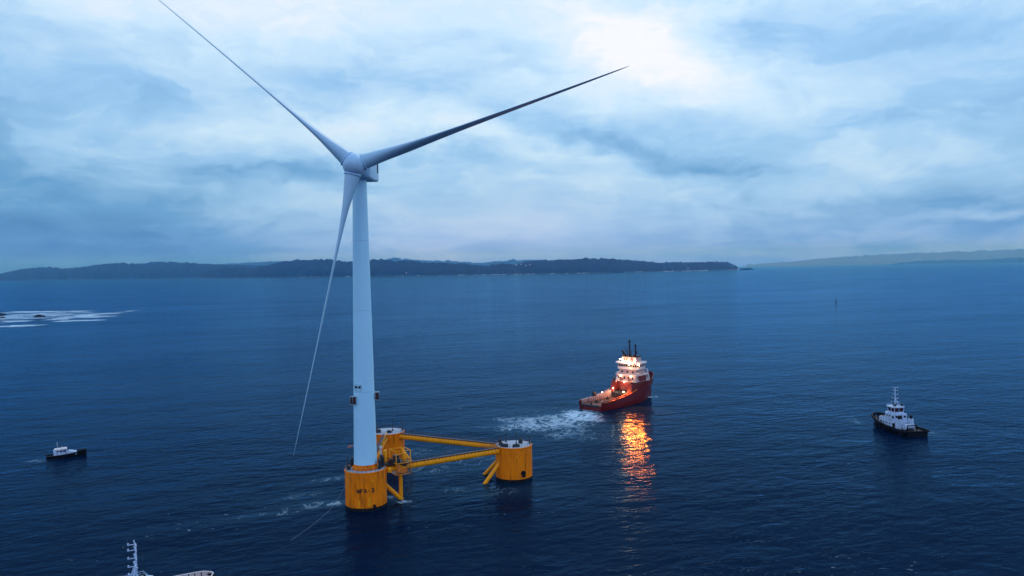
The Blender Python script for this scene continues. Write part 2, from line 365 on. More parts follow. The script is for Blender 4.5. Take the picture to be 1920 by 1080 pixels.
head = land('headland', [(372,520.5),(380,513),(395,506.5),(415,502),(440,501),(460,501.5),(478,503),(492,499),(505,497),(518,493),(545,488.5),(560,487.5),(590,486.5),(615,486.5),(640,489),(652,492),(665,489),(697,487),(712,486),(735,488.5),(742,490.5),(755,488.5),(785,490),(800,494),(815,492),(850,494),(880,496),(915,499),(940,494),(968,498),(985,490),(1010,488.5),(1035,488),(1060,486.5),(1085,485),(1110,484.5),(1150,485.5),(1180,488),(1215,491),(1240,492.5),(1252,491.5),(1280,492.5),(1330,491),(1362,491.5),(1372,494),(1378,498),(1384,501.5)],
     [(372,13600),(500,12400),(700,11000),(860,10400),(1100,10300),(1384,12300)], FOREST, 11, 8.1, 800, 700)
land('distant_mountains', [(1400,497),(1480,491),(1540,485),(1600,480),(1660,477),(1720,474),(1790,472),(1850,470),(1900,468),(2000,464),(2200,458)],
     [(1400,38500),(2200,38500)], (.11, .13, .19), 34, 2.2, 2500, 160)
land('distant_shore', [(1690,493),(1720,489.5),(1765,488),(1785,486.5),(1800,488),(1850,487),(1880,484),(1920,483),(2000,482),(2100,486)],
     [(1690,32500),(2100,31500)], FOREST, 16, 6.2, 1200, 160)
# white water breaking along the headland's foot
def surf_line():
    b = MB(); i = 0
    base = [(372,13600),(500,12400),(700,11000),(860,10400),(1100,10300),(1384,12300)]
    px = 560
    while px < 1384:
        ln = random.uniform(2, 9); Y = interp(px, base) + 90 * fbm(Vector((px * .035, 8.1, 0))) - 14
        if fbm(Vector((px * .05, 3.3, 0))) > -.02:
            a = AT(px, 520, Y); c = AT(px + ln, 520, Y + 5); hh = random.uniform(1.0, 3.6)
            nseg = 6; vs = []
            for s in range(nseg + 1):
                t = s / nseg; e = sin(pi * t) ** .6
                X = a.x + (c.x - a.x) * t
                vs += [(X, Y - 26 * e, -.3), (X, Y - 12 * e, hh * e * (.7 + .5 * random.random())), (X, Y + 30, -.3)]
            b.add(vs, [(3 * s + j, 3 * s + 3 + j, 3 * s + 4 + j, 3 * s + 1 + j) for s in range(nseg) for j in (0, 1)], True)
        px += ln * random.uniform(.8, 1.6)
    tag(b.build('surf', M['foamwhite']), 'thin broken line of white surf along the foot of the wooded headland', 'surf', None, 'stuff')
surf_line()
def rock(name, label, c, sx, sy, h, seed, group=None):
    b = MB(); n = 26; mN = 9; vs = []
    for j in range(mN + 1):
        r = 1 - j / mN
        for i in range(n):
            t = 2 * pi * i / n
            f = 1 + .35 * mnoise.noise(Vector((cos(t) * 1.7, sin(t) * 1.7, seed)))
            rr = (r ** .6) * f
            zz = h * (1 - r) ** .8 * (1 + .7 * mnoise.noise(Vector((cos(t) * rr * 2.5, sin(t) * rr * 2.5, seed + 4)))) - .5
            vs.append((cos(t) * rr * sx, sin(t) * rr * sy, zz))
    b.add(vs, [(j * n + i, j * n + (i + 1) % n, (j + 1) * n + (i + 1) % n, (j + 1) * n + i) for j in range(mN) for i in range(n)], False)
    o = b.build(name, M['rock'], None, c); tag(o, label, 'rock', group); return o
g = 'dark rocks awash at the left'
rock('rock', 'low jagged dark rock standing clear in the white surf near the left edge', G(73, 593.5), 9.5, 9, 3.6, 1.1, g)
rock('rock', 'dark rock in the surf cut by the left edge of the picture', G(1, 590.5), 9, 9, 4.0, 2.7, g)
rock('rock', 'small dark rock just below and right of the surf rock at the left edge', G(4, 595.5), 5, 6, 2.0, 5.1, g)
rock('rock', 'tiny dark rock at the right foot of the jagged surf rock', G(82, 594), 3, 4, 1.6, 6.6, g)
rock('shore_rock', 'dark islet lying just off the middle of the wooded headland', AT(1155, 512, 9900), 95, 60, 22, 3.9)['category'] = 'islet'
rock('shore_rock', 'low flat rock reaching seaward from the right tip of the headland', AT(1398, 503, 12350), 150, 60, 26, 7.7)['category'] = 'islet'
for i, o in enumerate([o for o in col.objects if o.name.startswith('shore_rock')]): o.location.z = 0
# houses among the trees, a few pale specks
gh = 'tiny pale houses on the headland'
hb = MB(); hb.box((0, 0, 4.5), (16, 12, 9)); hr = MB(); hr.side([(-7, 9), (7, 9), (0, 13)], -9, 9)
for (px, py, lb) in [(762,512.5,'tiny pale house low on the headland just right of the turbine tower'),(968,497.5,'leftmost pale house of the cluster in the notch of the headland'),(977,496,'pale house second from left of the cluster in the notch of the headland'),(986,498.5,'pale house third from left in the notch of the headland'),(994,497,'rightmost pale house of the cluster in the notch of the headland'),(1290,503.2,'lone white house at the shore near the right tip of the headland')]:
    p = AT(px, py, 10600 if px < 1200 else 11500)
    t = empty('house', p, .3, lb, 'house', gh)
    hb.build('wall', M['pale'], t); hr.build('roof', M['darkred'], t)

# ------------------------------------------------------------------ floating platform
plat = empty('floating_platform', (0, 0, 0), 0, 'yellow three-column floating platform carrying the white wind turbine', 'floating platform')
TOP = 11.0; RC = 5.95
def ringrail(b, c, r, z0, n=28, h=1.15):
    pts = []
    for i in range(n):
        t = 2 * pi * i / n; p = (c[0] + r * cos(t), c[1] + r * sin(t))
        b.tube((p[0], p[1], z0), (p[0], p[1], z0 + h), .045, n=5); pts.append(p)
    for zz in (z0 + h, z0 + h * .55):
        for i in range(n): b.tube((*pts[i], zz), (*pts[(i + 1) % n], zz), .035, n=4)
def column(c, idx, top=TOP):
    b = MB(); b.lathe([(RC, .75), (RC, top - .25), (RC + .12, top - .22), (RC + .12, top - .02), (RC - .05, top)], 72, c)
    colo = b.build('column', M['yellow'], plat)
    b = MB(); b.lathe([(RC + .03, -6), (RC + .03, .95)], 72, c); b.build('waterline_band', M['wet'], colo)
    b = MB(); b.lathe([(RC - .25, top + .004), (RC - .25, top + .05)], 48, c); b.build('deck', M['deck'], colo)
    b = MB(); ringrail(b, c, RC - .12, top); b.build('railing', M['grey'], colo)
    # weld seams
    b = MB()
    for zz in (3.4, 6.2, 9.0): b.lathe([(RC + .0, zz - .03), (RC + .018, zz), (RC + .0, zz + .03)], 72, c, caps=False)
    b.build('weld_seam', M['yellow'], colo)
    return colo
K1 = column(C1, 1); K2 = column(C2, 2); K3 = column(C3, 3)
def fairlead(K, c, px, py, r):
    # dark chain fairlead plate on the side facing us
    a, zz = raycyl(px, py, c, RC)
    d = Vector((cos(a), sin(a), 0)); b = MB(); p = c + d * (RC - .15) + Vector((0, 0, zz))
    b.tube(p, p + d * .5, r, n=14); b.tube(p + d * .5, p + d * .62, r * .72, n=14); b.box(p + d * .3 + Vector((0, 0, -r)), (r * 1.2, r * 1.2, r), a)
    b.build('fairlead', M['black'], K)
fairlead(K1, C1, 702, 948.5, .42); fairlead(K2, C2, 981, 887, .8)
# black marking W F A - 3 on the near column
def marking():
    H = 1.16; W = .80; t = .25
    a0, zc = raycyl(685, 921, C1, RC)
    L = {'W': [((-.12, 1), (.2, 0)), ((.2, 0), (.5, .8)), ((.5, .8), (.8, 0)), ((.8, 0), (1.12, 1))],
         'F': [((.08, 0), (.08, 1)), ((.0, .93), (1, .93)), ((.05, .5), (.8, .5))],
         'A': [((0, 0), (.5, 1)), ((.5, 1), (1, 0)), ((.2, .35), (.8, .35))],
         '-': [((.2, .5), (.8, .5))],
         '3': [((.05, .93), (1, .93)), ((.93, .93), (.93, .07)), ((0, .07), (1, .07)), ((.3, .5), (.93, .5))]}
    for i, ch in enumerate('WFA-3'):
        b = MB()
        u0 = (i - 2.5) * 1.0 + (.12) + (.05 if ch == '3' else 0)
        for (p, q_) in L[ch]:
            p1 = Vector((u0 + p[0] * W, zc - H / 2 + p[1] * H)); p2 = Vector((u0 + q_[0] * W, zc - H / 2 + q_[1] * H))
            d = (p2 - p1).normalized(); nn = Vector((-d.y, d.x)) * t / 2; p1 -= d * .04; p2 += d * .04
            seg = 4; vs = []
            for s in range(seg + 1):
                c_ = p1 + (p2 - p1) * s / seg
                for sg in (-1, 1):
                    e = c_ + nn * sg; a = a0 + e.x / RC
                    for rr in (RC - .02, RC + .03): vs.append((C1.x + rr * cos(a), C1.y + rr * sin(a), e.y))
            fs = []
            for s in range(seg):
                k_ = 4 * s; fs += [(k_ + 1, k_ + 3, k_ + 7, k_ + 5), (k_, k_ + 1, k_ + 5, k_ + 4), (k_ + 2, k_ + 6, k_ + 7, k_ + 3)]
            fs += [(0, 2, 3, 1), (4 * seg, 4 * seg + 1, 4 * seg + 3, 4 * seg + 2)]
            b.add(vs, fs)
        b.build('letter', M['text'], K1)
marking()
ZB, RB = TOP - 1.35, .93
def beam(a, c):
    d = (c - a).normalized(); p = a + d * (RC - .3); q_ = c - d * (RC - .3); up = Vector((0, 0, 1)); n_ = Vector((-d.y, d.x, 0))
    b = MB(); b.tube(p + up * ZB, q_ + up * ZB, RB, n=28)
    for s in (p, q_):
        sg = 1 if s is p else -1; b.tube(s + up * ZB, s + d * sg * 1.6 + up * ZB, RB + .06, RB + .06, n=28)
    B = b.build('beam', M['yellow2'], plat)
    w_ = MB(); ln = (q_ - p).length; cen = (p + q_) / 2; ang = atan2(d.y, d.x)
    w_.box(cen + up * (ZB + RB + .18), (ln - .5, 1.1, .07), ang)
    nb = int(ln / 1.25)
    W = w_.build('walkway', M['grey'], B)
    br = MB()
    for i in range(nb + 1):
        s = p + d * (.4 + (ln - .8) * i / nb)
        for sg in (-1, 1):
            br.box(s + n_ * sg * .52 + up * (ZB + RB - .22), (.11, .16, .85), ang)
            br.tube(s + n_ * sg * .56 + up * (ZB + RB + .15), s + n_ * sg * .92 + up * (ZB + .25), .05, n=4)
    for sg in (-1, 1): br.tube(p + d * .3 + n_ * sg * .58 + up * (ZB + RB + .1), q_ - d * .3 + n_ * sg * .58 + up * (ZB + RB + .1), .09, n=4)
    for s_ in (p + d * .5, q_ - d * .5): br.tube(s_ + n_ * .58 + up * (ZB + RB + .1), s_ - n_ * .58 + up * (ZB + RB + .1), .08, n=4)
    br.build('walkway_bracket', M['darkred'], B)
    r_ = MB()
    for sg in (-1, 1):
        for i in range(nb + 1):
            s = p + d * (.4 + (ln - .8) * i / nb) + n_ * sg * .53
            r_.tube(s + up * (ZB + RB + .2), s + up * (ZB + RB + 1.25), .05, n=4)
        for hh in (.7, 1.22):
            r_.tube(p + d * .4 + n_ * sg * .53 + up * (ZB + RB + hh), q_ - d * .4 + n_ * sg * .53 + up * (ZB + RB + hh), .04, n=4)
    r_.build('railing', M['grey'], B)
beam(C1, C2); beam(C3, C2); beam(C1, C3)
for a, c in ((C1, C2), (C2, C1), (C2, C3), (C3, C2), (C1, C3), (C3, C1)):
    d = (c - a).normalized(); b = MB()
    b.tube(a + d * (RC - .4) + Vector((0, 0, 5.6)), a + d * 14.2 + Vector((0, 0, -3.4)), .62, n=20)
    b.build('brace', M['yellow2'], plat)
d12 = (C2 - C1).normalized(); n12 = Vector((-d12.y, d12.x, 0)); PP = C1 + d12 * 10.9; up = Vector((0, 0, 1))
b = MB(); b.tube(PP + n12 * -.1 + up * -5, PP - n12 * .1 + up * 8.9, .56, n=20); b.lathe([(.56, 8.2), (.95, 8.9)], 20, PP - n12 * .1, caps=False); b.build('riser_pipe', M['yellow2'], plat)
# equipment cage on the beam
A12 = atan2(d12.y, d12.x)
b = MB(); cx = [-2.3, 2.3]
for sx in cx:
    for sy in cx: b.tube(PP + d12 * sx + n12 * sy + up * 8.0, PP + d12 * sx + n12 * sy + up * 14.9, .13, n=6)
for zz in (8.0, 11.3, 14.9):
    for s in cx:
        b.tube(PP + d12 * cx[0] + n12 * s + up * zz, PP + d12 * cx[1] + n12 * s + up * zz, .11, n=6)
        b.tube(PP + n12 * cx[0] + d12 * s + up * zz, PP + n12 * cx[1] + d12 * s + up * zz, .11, n=6)
CG = b.build('access_cage', M['yellow2'], plat)
for zz in (8.0, 11.3): b = MB(); b.box(PP + up * zz, (4.6, 4.6, .12), A12); b.build('cage_floor', M['grey'], CG)
b = MB(); b.box(PP + up * 8.75 + n12 * -1.2, (3.6, .5, 1.1), A12); b.box(PP + up * 9.9 - n12 * 1.5 - d12 * 1.3, (.9, .8, 2.4), A12); b.build('cable_box', M['orange'], CG)
b = MB(); b.box(PP + up * 12.3 + n12 * .8 - d12 * 1.0, (1.4, 1.6, 1.9), A12); b.box(PP + up * 12.0 - n12 * 1.3 - d12 * 1.2, (.9, .8, 1.3), A12)
b.box(PP + up * 10.2 + d12 * 1.1, (1.2, 1.8, 1.2), A12); b.build('switch_cabinet', M['dark'], CG)
b = MB(); b.lathe([(.1, 11.35), (.62, 11.5), (.68, 13.2), (.5, 14.0), (.1, 14.2)], 14, PP + d12 * .9 - n12 * .9); b.tube(PP + d12 * .9 - n12 * .9 + up * 14.1, PP - d12 * 1.5 - n12 * 1.2 + up * 13.6, .16, n=8); b.build('buoyant_hose_reel', M['yellow2'], CG)
b = MB(); 
for s in (-.3, .3): b.tube(PP - n12 * 2.45 + d12 * (1.6 + s) + up * 1.0, PP - n12 * 2.45 + d12 * (1.6 + s) + up * 11.4, .06, n=5)
for i in range(24): b.tube(PP - n12 * 2.45 + d12 * 1.3 + up * (1.2 + i * .42), PP - n12 * 2.45 + d12 * 1.9 + up * (1.2 + i * .42), .035, n=4)
b.build('ladder', M['grey'], CG)
for sg in (-1, 1):
    b = MB()
    for i in range(13):
        t = -2.3 + 4.6 * i / 12
        b.tube(PP + d12 * t + n12 * 2.3 * sg + up * 11.3, PP + d12 * t + n12 * 2.3 * sg + up * 12.4, .035, n=4)
    b.tube(PP + d12 * -2.3 + n12 * 2.3 * sg + up * 12.4, PP + d12 * 2.3 + n12 * 2.3 * sg + up * 12.4, .04, n=4)
    b.build('railing', M['grey'], CG)
b = MB(); b.tube(PP + d12 * 1.9 + n12 * 2 + up * 14.9, PP + d12 * 1.9 + n12 * 2 + up * 17.4, .05, n=4); b.build('antenna', M['dark'], CG)
# piping between cage and near column
b = MB()
for i, (s, hz) in enumerate(((.5, .9), (1.1, 1.4), (-.6, .7), (-1.1, 1.2))):
    b.path([C1 + d12 * 5.6 + n12 * s + up * (TOP - .3 + hz * .3), C1 + d12 * 7.2 + n12 * s + up * (TOP + hz), C1 + d12 * 8.6 + n12 * s + up * (TOP - .2 + hz)], .15, 8)
b.box(C1 + d12 * 7.2 + up * (TOP + .1), (2.6, 3.2, .14), A12)
b.box(C1 + d12 * 7.6 - n12 * 1.0 + up * (TOP + .9), (.8, .8, 1.6), A12)
b.build('pipework', M['brown'], plat)
b = MB(); b.lathe([(.1, 9.0), (.62, 9.25), (.78, 9.85), (.62, 10.45), (.1, 10.7)], 16, C1 + d12 * 6.4 - n12 * 2.1); b.build('float_drum', M['yellow2'], plat)
b = MB(); b.lathe([(.1, 12.1), (.5, 12.2), (.55, 12.5), (.55, 15.1), (.5, 15.4), (.1, 15.5)], 16, C1 + Vector((5.2, 3.0, 0))); b.tube(C1 + Vector((5.2, 3, 11)), C1 + Vector((5.2, 3, 12.2)), .3, n=8); b.build('vertical_tank', M['yellow2'], plat)
# rust runs and scuffs are in the paint; small hatches and ladders stand on the columns
def clad(K, c, a, z0, z1):
    d = Vector((cos(a), sin(a), 0)); t_ = Vector((-d.y, d.x, 0)); p = c + d * (RC + .22); b = MB()
    for s in (-.28, .28): b.tube(p + t_ * s + up * z0, p + t_ * s + up * z1, .05, n=4)
    for i in range(int((z1 - z0) / .45) + 1): b.tube(p - t_ * .28 + up * (z0 + i * .45), p + t_ * .28 + up * (z0 + i * .45), .035, n=4)
    b.build('ladder', M['yellow2'], K)
clad(K1, C1, radians(-118), 1.0, 11.4); clad(K2, C2, radians(-140), 1.0, 11.4)
def pads(K, c, spots):
    for (a, z_, w_, h_) in spots:
        a = radians(a); d = Vector((cos(a), sin(a), 0)); b = MB(); b.box(c + d * (RC + .05) + up * z_, (.16, w_, h_), a); b.build('welded_plate', M['yellow2'], K)
pads(K1, C1, [(-70, 2.6, .8, 2.6), (-98, 2.2, .5, 2.2), (-60, 8.6, .7, .7)]); pads(K2, C2, [(-105, 7.2, .9, .25), (-80, 8.4, .6, .6)])
# deck gear
def gear(K, c, spots, mat, name):
    for (dx, dy, sx, sy, sz) in spots:
        b = MB(); b.box(c + Vector((dx, dy, TOP + .05 + sz / 2)), (sx, sy, sz), random.uniform(-.4, .4)); b.tube(c + Vector((dx - sx * .4, dy, TOP + sz + .1)), c + Vector((dx + sx * .4, dy, TOP + sz + .1)), sz * .28, n=8)
        b.build(name, mat, K)
gear(K1, C1, [(-4.6, -1.6, 1.0, .9, .9), (-4.0, 2.2, 1.2, 1.2, 2.2), (4.3, -1.2, .9, 1.1, 2.3), (4.5, 1.2, 1.2, 1.4, 2.7)], M['dark'], 'winch')
gear(K1, C1, [(-4.9, .4, .8, .8, .6)], M['orange'], 'chain_stopper')
gear(K2, C2, [(-3.8, -2.8, .9, .9, 1.0), (-2.6, -3.6, 1.8, .7, .8), (.8, -3.9, 2.3, .8, .7), (2.3, 1.4, 1.2, 1.0, 1.1), (-4.4, .6, .8, .8, 1.4)], M['dark'], 'winch')
gear(K3, C3, [(-3.0, -2.3, 2.0, 1.1, .9), (1.1, -2.8, 1.5, 1.0, .7), (-4.3, 0, 1, 1, 1.3)], M['dark'], 'winch')
def post(K, c, dx, dy, h):
    b = MB(); p = c + Vector((dx, dy, TOP)); b.tube(p, p + up * h, .10, .07, n=6); b.tube(p + up * h, p + up * (h + .5), .2, n=8); b.tube(p + up * (h * .7) - Vector((.4, 0, 0)), p + up * (h * .7) + Vector((.4, 0, 0)), .05, n=4); b.box(p + up * .3, (.5, .5, .6)); b.build('light_mast', M['dark'], K)
for K, c, ps in ((K2, C2, [(-4.6, -1.0, 3.0), (.9, .4, 3.3), (5.2, .5, 2.2), (-2.5, 3.5, 2.5)]), (K3, C3, [(-4.6, -1, 4.6), (1.8, .5, 4.0), (5.2, 1.0, 2.6)]), (K1, C1, [(-5.3, .9, 2.8)])):
    for p in ps: post(K, c, *p)
# little crane beside the tower foot
pc = C1 + Vector((4.1, 2.6, TOP))
b = MB(); b.tube(pc, pc + up * 5.2, .28, .22, n=10); b.lathe([(.45, 5.1), (.45, 5.7), (.2, 5.8)], 10, pc); CR = b.build('crane', M['white'], plat)
b = MB(); tipc = pc + Vector((1.6, 1.4, 9.4)); b.tube(pc + up * 5.4, tipc, .24, .14, n=8); b.build('crane_boom', M['yellow2'], CR)
b = MB(); b.tube(tipc, tipc - up * 5.5, .03, n=4); b.ball(tipc - up * 5.5, .18, 6); b.tube(pc + up * 5.6, pc + Vector((1.2, -1.6, 1.8)), .05, n=4); b.build('hoist_rope', M['grey'], CR)

# ------------------------------------------------------------------ wind turbine
tur = empty('wind_turbine', (C1.x, C1.y, TOP), 0, 'tall pale three-bladed wind turbine standing on the lettered yellow column', 'wind turbine')
OFF = -Vector((C1.x, C1.y, TOP))
def T(b, name, mat, parent=None): 
    o = b.build(name, mat, parent or tur)
    if parent is None: o.location = OFF
    return o
Z0, Z1 = 12.5, 94.4
def trad(z): return 3.32 + (2.02 - 3.32) * (z - Z0) / (Z1 - Z0)
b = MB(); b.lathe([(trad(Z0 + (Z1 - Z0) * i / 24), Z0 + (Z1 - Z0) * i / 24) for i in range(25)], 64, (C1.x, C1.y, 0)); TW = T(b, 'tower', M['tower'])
for zz in (33.5, 57, 77): r = trad(zz); b = MB(); b.lathe([(r, zz - .09), (r + .035, zz - .06), (r + .035, zz + .06), (r, zz + .09)], 64, (C1.x, C1.y, 0), caps=False); b.build('flange_ring', M['nacelle'], TW)
b = MB(); b.lathe([(3.85, TOP + .03), (3.85, TOP + .22), (3.42, TOP + .26), (3.38, Z0), (3.3, Z0 + .02)], 64, (C1.x, C1.y, 0)); T(b, 'transition_piece', M['yellow'])
b = MB(); b.lathe([(3.50, TOP + .58), (3.72, TOP + .58), (3.72, TOP + .64), (3.50, TOP + .64)], 64, (C1.x, C1.y, 0), caps=False)
for i in range(40):
    t = 2 * pi * i / 40; b.box((C1.x + 3.60 * cos(t), C1.y + 3.60 * sin(t), TOP + .42), (.26, .07, .34), t)
T(b, 'stiffener_ring', M['yellow2'])
# boxes hung on the tower
def hung(px, py, z_, side, nm='cooler_box'):
    r = trad(z_)
    a, z_ = raycyl(px, py, C1, r) if side == 0 else (side, z_); d = Vector((cos(a), sin(a), 0)); c = Vector((C1.x, C1.y, z_)) + d * (r + .72)
    b = MB(); b.box(c, (1.0, 1.15, 2.0), a); bx_ = T(b, nm, M['brown'])
    f = MB(); t_ = Vector((-d.y, d.x, 0))
    for s in (-.62, .62):
        for e in (-.55, .55):
            f.tube(c + t_ * s + d * e - up * 1.1, c + t_ * s + d * e + up * 1.1, .055, n=5)
    for zz in (-1.1, 1.1): f.box(c + up * zz, (1.25, 1.35, .08), a)
    f.box(c - d * .68, (.35, .5, 1.2), a)
    f.build('frame', M['deck'], bx_)
    v = MB()
    for i in range(7): v.box(c + d * .52 + up * (-.8 + i * .27), (.05, 1.0, .1), a)
    v.build('louvre', M['black'], bx_)
    return bx_
hung(0, 0, 31.2, radians(-136)); hung(0, 0, 31.9, radians(12))
for px in (668.5, 674.5):
    a, z_ = raycyl(px, 726, C1, 2.97); d = Vector((cos(a), sin(a), 0)); c = Vector((C1.x, C1.y, z_)) + d * trad(z_)
    b = MB(); b.tube(c - d * .1, c + d * .32, .34, n=12); b.build('port', M['black'], TW)
a, z_ = raycyl(671.5, 727, C1, 2.97); d = Vector((cos(a), sin(a), 0)); t_ = Vector((-d.y, d.x, 0)); c = Vector((C1.x, C1.y, z_)) + d * (trad(z_) + .16)
b = MB()
for zz in (-.85, .85): b.box(c + up * zz, (.1, 2.3, .07), a)
for s in (-1.1, 1.1): b.box(c + t_ * s, (.1, .07, 1.7), a)
b.build('port_frame', M['deck'], TW)
g_ = G(659.5, 837, 17.8); b = MB(); b.tube(Vector((C1.x - 3.0, C1.y - .6, 17.8)), Vector((C1.x - 4.5, C1.y - 1.0, 17.7)), .13, n=6); b.box((C1.x - 4.4, C1.y - 1.0, 17.5), (.9, .3, .16)); b.build('bracket_arm', M['orange'], TW)
b = MB()
b.box((C1.x + 1.3, C1.y - 3.4, 12.3), (.3, .3, .4)); b.build('junction_box', M['dark'], TW)
# nacelle
YAW = radians(1.2); TILT = radians(3.4)
fx = Vector((cos(YAW), sin(YAW), 0)); bk = Vector((-sin(YAW), cos(YAW), 0))      # bk: away from the viewer
nb_ = Vector((C1.x, C1.y, 0))
def NP(x_, y_, z_): return nb_ + fx * x_ + bk * y_ + up * z_
def rsec(hw, z0, z1, r, y_):
    pts = []
    for (cx_, cz_, a0) in ((hw - r, z1 - r, 0), (-hw + r, z1 - r, 90), (-hw + r, z0 + r, 180), (hw - r, z0 + r, 270)):
        for i in range(5): t = radians(a0 + 22.5 * i); pts.append(NP(cx_ + r * cos(t), y_, cz_ + r * sin(t)))
    return pts
secs = [rsec(2.2, 95.4, 100.4, 1.0, -4.6), rsec(3.3, 94.6, 101.2, 1.0, -3.6), rsec(3.6, 94.4, 101.5, .8, -2.0), rsec(3.7, 94.6, 101.6, .7, 6), rsec(3.7, 95.2, 101.4, .7, 12.2), rsec(3.2, 95.9, 100.9, .7, 13.0)]
b = MB(); n_ = 20; vs = [p for s in secs for p in s]
b.add(vs, [(j * n_ + i, j * n_ + (i + 1) % n_, (j + 1) * n_ + (i + 1) % n_, (j + 1) * n_ + i) for j in range(len(secs) - 1) for i in range(n_)] + [tuple(range(n_)), tuple(range(n_ * 5, n_ * 6))], True)
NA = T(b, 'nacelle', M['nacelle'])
b = MB()
for i in range(6): b.box(NP(3.74, 9.2 + .38 * i, 99.0), (.1, .12, 2.8), YAW)
b.build('side_vent', M['grey'], NA)
b = MB(); b.tube(NP(2.9, 11.6, 101.3), NP(2.9, 11.6, 103.0), .07, n=5); b.build('aviation_light_post', M['dark'], NA); b = MB(); b.tube(NP(-2.4, 11.4, 101.3), NP(-2.4, 11.4, 103.2), .06, n=5); b.tube(NP(-2.4, 11.4, 102.8), NP(-1.4, 11.4, 102.8), .05, n=5); b.build('wind_vane', M['dark'], NA)
b = MB(); b.box(NP(0, 8.5, 102.1), (6.0, 5.0, 1.0), YAW); b.build('roof_cooler', M['nacelle'], NA)
# rotor
ax = (-bk * cos(TILT) + up * sin(TILT)).normalized()      # points upwind, towards the viewer
hubc = NP(0, 0, 97.2) + ax * 7.6
rx = Vector((0, 0, 1)).cross(ax).normalized()
ru = ax.cross(rx).normalized()        # rotor-plane up ; rx = viewer's right
if rx.x < 0: rx = -rx
mat = Matrix((rx, ru, ax)).transposed()
b = MB(); b.lathe([(2.3, -3.2), (3.0, -2.6), (3.22, -1.2), (3.2, .3), (2.95, 1.5), (2.35, 2.6), (1.45, 3.4), (.5, 3.75), (.02, 3.8)], 48, hubc, mat); HB = T(b, 'hub', M['nacelle'])
STN = [(2.0, 4.15, 4.15), (3.2, 4.15, 4.15), (5, 4.3, 4.0), (8, 4.9, 3.5), (12, 5.4, 2.75), (16, 5.3, 2.1), (20, 4.9, 1.55), (25, 4.4, 1.12), (31, 3.8, .86), (38, 3.2, .7), (46, 2.6, .56), (55, 2.1, .44), (64, 1.65, .34), (72, 1.2, .25), (78, .8, .16), (81.2, .25, .06)]
def blade(ang, bend, pitch=-8.):
    a = radians(ang); rd = rx * cos(a) + ru * sin(a); cw = rx * sin(a) - ru * cos(a)      # clockwise as seen from the front
    b = MB(); n = 28; vs = []
    for (r, ch, th) in STN:
        tw = radians(pitch - 9 * max(0, 1 - r / 30.) ** 1.2 * min(1, r / 8.))
        cdv = ax * cos(tw) + cw * sin(tw); tdv = rd.cross(cdv).normalized()
        t = r / 81.2
        cen = hubc + rd * r + cw * bend * t * t + ax * (2.2 * t * t)
        rnd = max(0, min(1, (r - 3.2) / 10))
        for i in range(n):
            u = 2 * pi * i / n
            xx = cos(u); yy = sin(u) * (1 - rnd * (.45 - .45 * xx) * .9)
            vs.append(cen + cdv * (xx * ch / 2 - rnd * ch * .18) + tdv * yy * th / 2)
    m_ = len(STN)
    b.add(vs, [(j * n + i, j * n + (i + 1) % n, (j + 1) * n + (i + 1) % n, (j + 1) * n + i) for j in range(m_ - 1) for i in range(n)] + [tuple(range(n)), tuple(range(n * (m_ - 1), n * m_))], True)
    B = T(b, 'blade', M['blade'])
    c = MB(); c.tube(hubc + rd * 1.2, hubc + rd * 2.75, 2.26, 2.26, n=40); c.tube(hubc + rd * 2.72, hubc + rd * 2.95, 2.4, 2.32, n=40)
    c.build('blade_collar', M['nacelle'], HB)
    return hubc + rd * 81.2 + cw * bend + ax * 2.2
from bpy_extras.object_utils import world_to_camera_view
def px_of(p):
    q_ = CM.inverted() @ Vector(p); return (round(960 + FP * q_.x / -q_.z, 1), round(540 - FP * q_.y / -q_.z, 1))
ANG = [18.9, 138.4, 258.0]; BEND = [0., -.7, 0.]
for a, bd in zip(ANG, BEND): print('tip', a, px_of(blade(a, bd)))
print('hub', px_of(hubc), 'towertop', px_of((C1.x, C1.y, 94.4)), 'base', px_of((C1.x, C1.y, 12.5)))
# tow line running from the near column into the sea
b = MB(); p0 = G(657, 893, 10.4); pts = [p0]
for (px, py, zz) in [(640, 925, 5.4), (620, 955, 2.4), (600, 973, 1.0), (575, 993, .35), (545, 1013, .05)]: pts.append(G(px, py, zz))
sm = []
for i in range(len(pts) - 1):
    for t in (0, .5): sm.append(pts[i].lerp(pts[i + 1], t))
sm.append(pts[-1]); b.path(sm, .032, 6); tag(b.build('tow_line', M['rope']), 'thin pale tow line sagging from the lettered column into the water', 'rope')

# ------------------------------------------------------------------ ships
def hull(stn, zk=-2.0, thick=.25, z_in=None):
    """stn: (y, half_top, half_wl, z_top); closed shell, inner face down to deck height z_in(y)"""
    b = MB(); rows = []
    for (y_, ht, hw, zt) in stn:
        zi = z_in(y_) if z_in else zt - 1.
        zm = zt * .5; hm = hw + (ht - hw) * .42
        half = [(hw * .55, zk), (hw * .95, -.6), (hw, .0), (hm, zm), (ht, zt), (max(ht - thick, .02), zt), (max(ht - thick, .02), zi), (0., zi)]
        rows.append([(x_, y_, z_) for x_, z_ in half] + [(-x_, y_, z_) for x_, z_ in reversed(half[:-1])])
    m_ = len(rows[0])
    vs = [v for r in rows for v in r]
    fs = [(j * m_ + i, j * m_ + i + 1, (j + 1) * m_ + i + 1, (j + 1) * m_ + i) for j in range(len(rows) - 1) for i in range(m_ - 1)]
    b.add(vs, fs, True); b.add(rows[0], [tuple(range(m_))]); b.add(rows[-1], [tuple(range(m_))])
    b.add([rows[0][0], rows[-1][0], rows[-1][-1], rows[0][-1]], [])
    return b
def railing(pts, h=1.0, r=.04, step=1.5):
    b = MB()
    for a, c in zip(pts[:-1], pts[1:]):
        a = Vector(a); c = Vector(c); n = max(1, int((c - a).length / step))
        for i in range(n + 1): p = a.lerp(c, i / n); b.tube(p, p + up * h, r, n=4)
        for hh in (h, h * .5): b.tube(a + up * hh, c + up * hh, r, n=4)
    return b
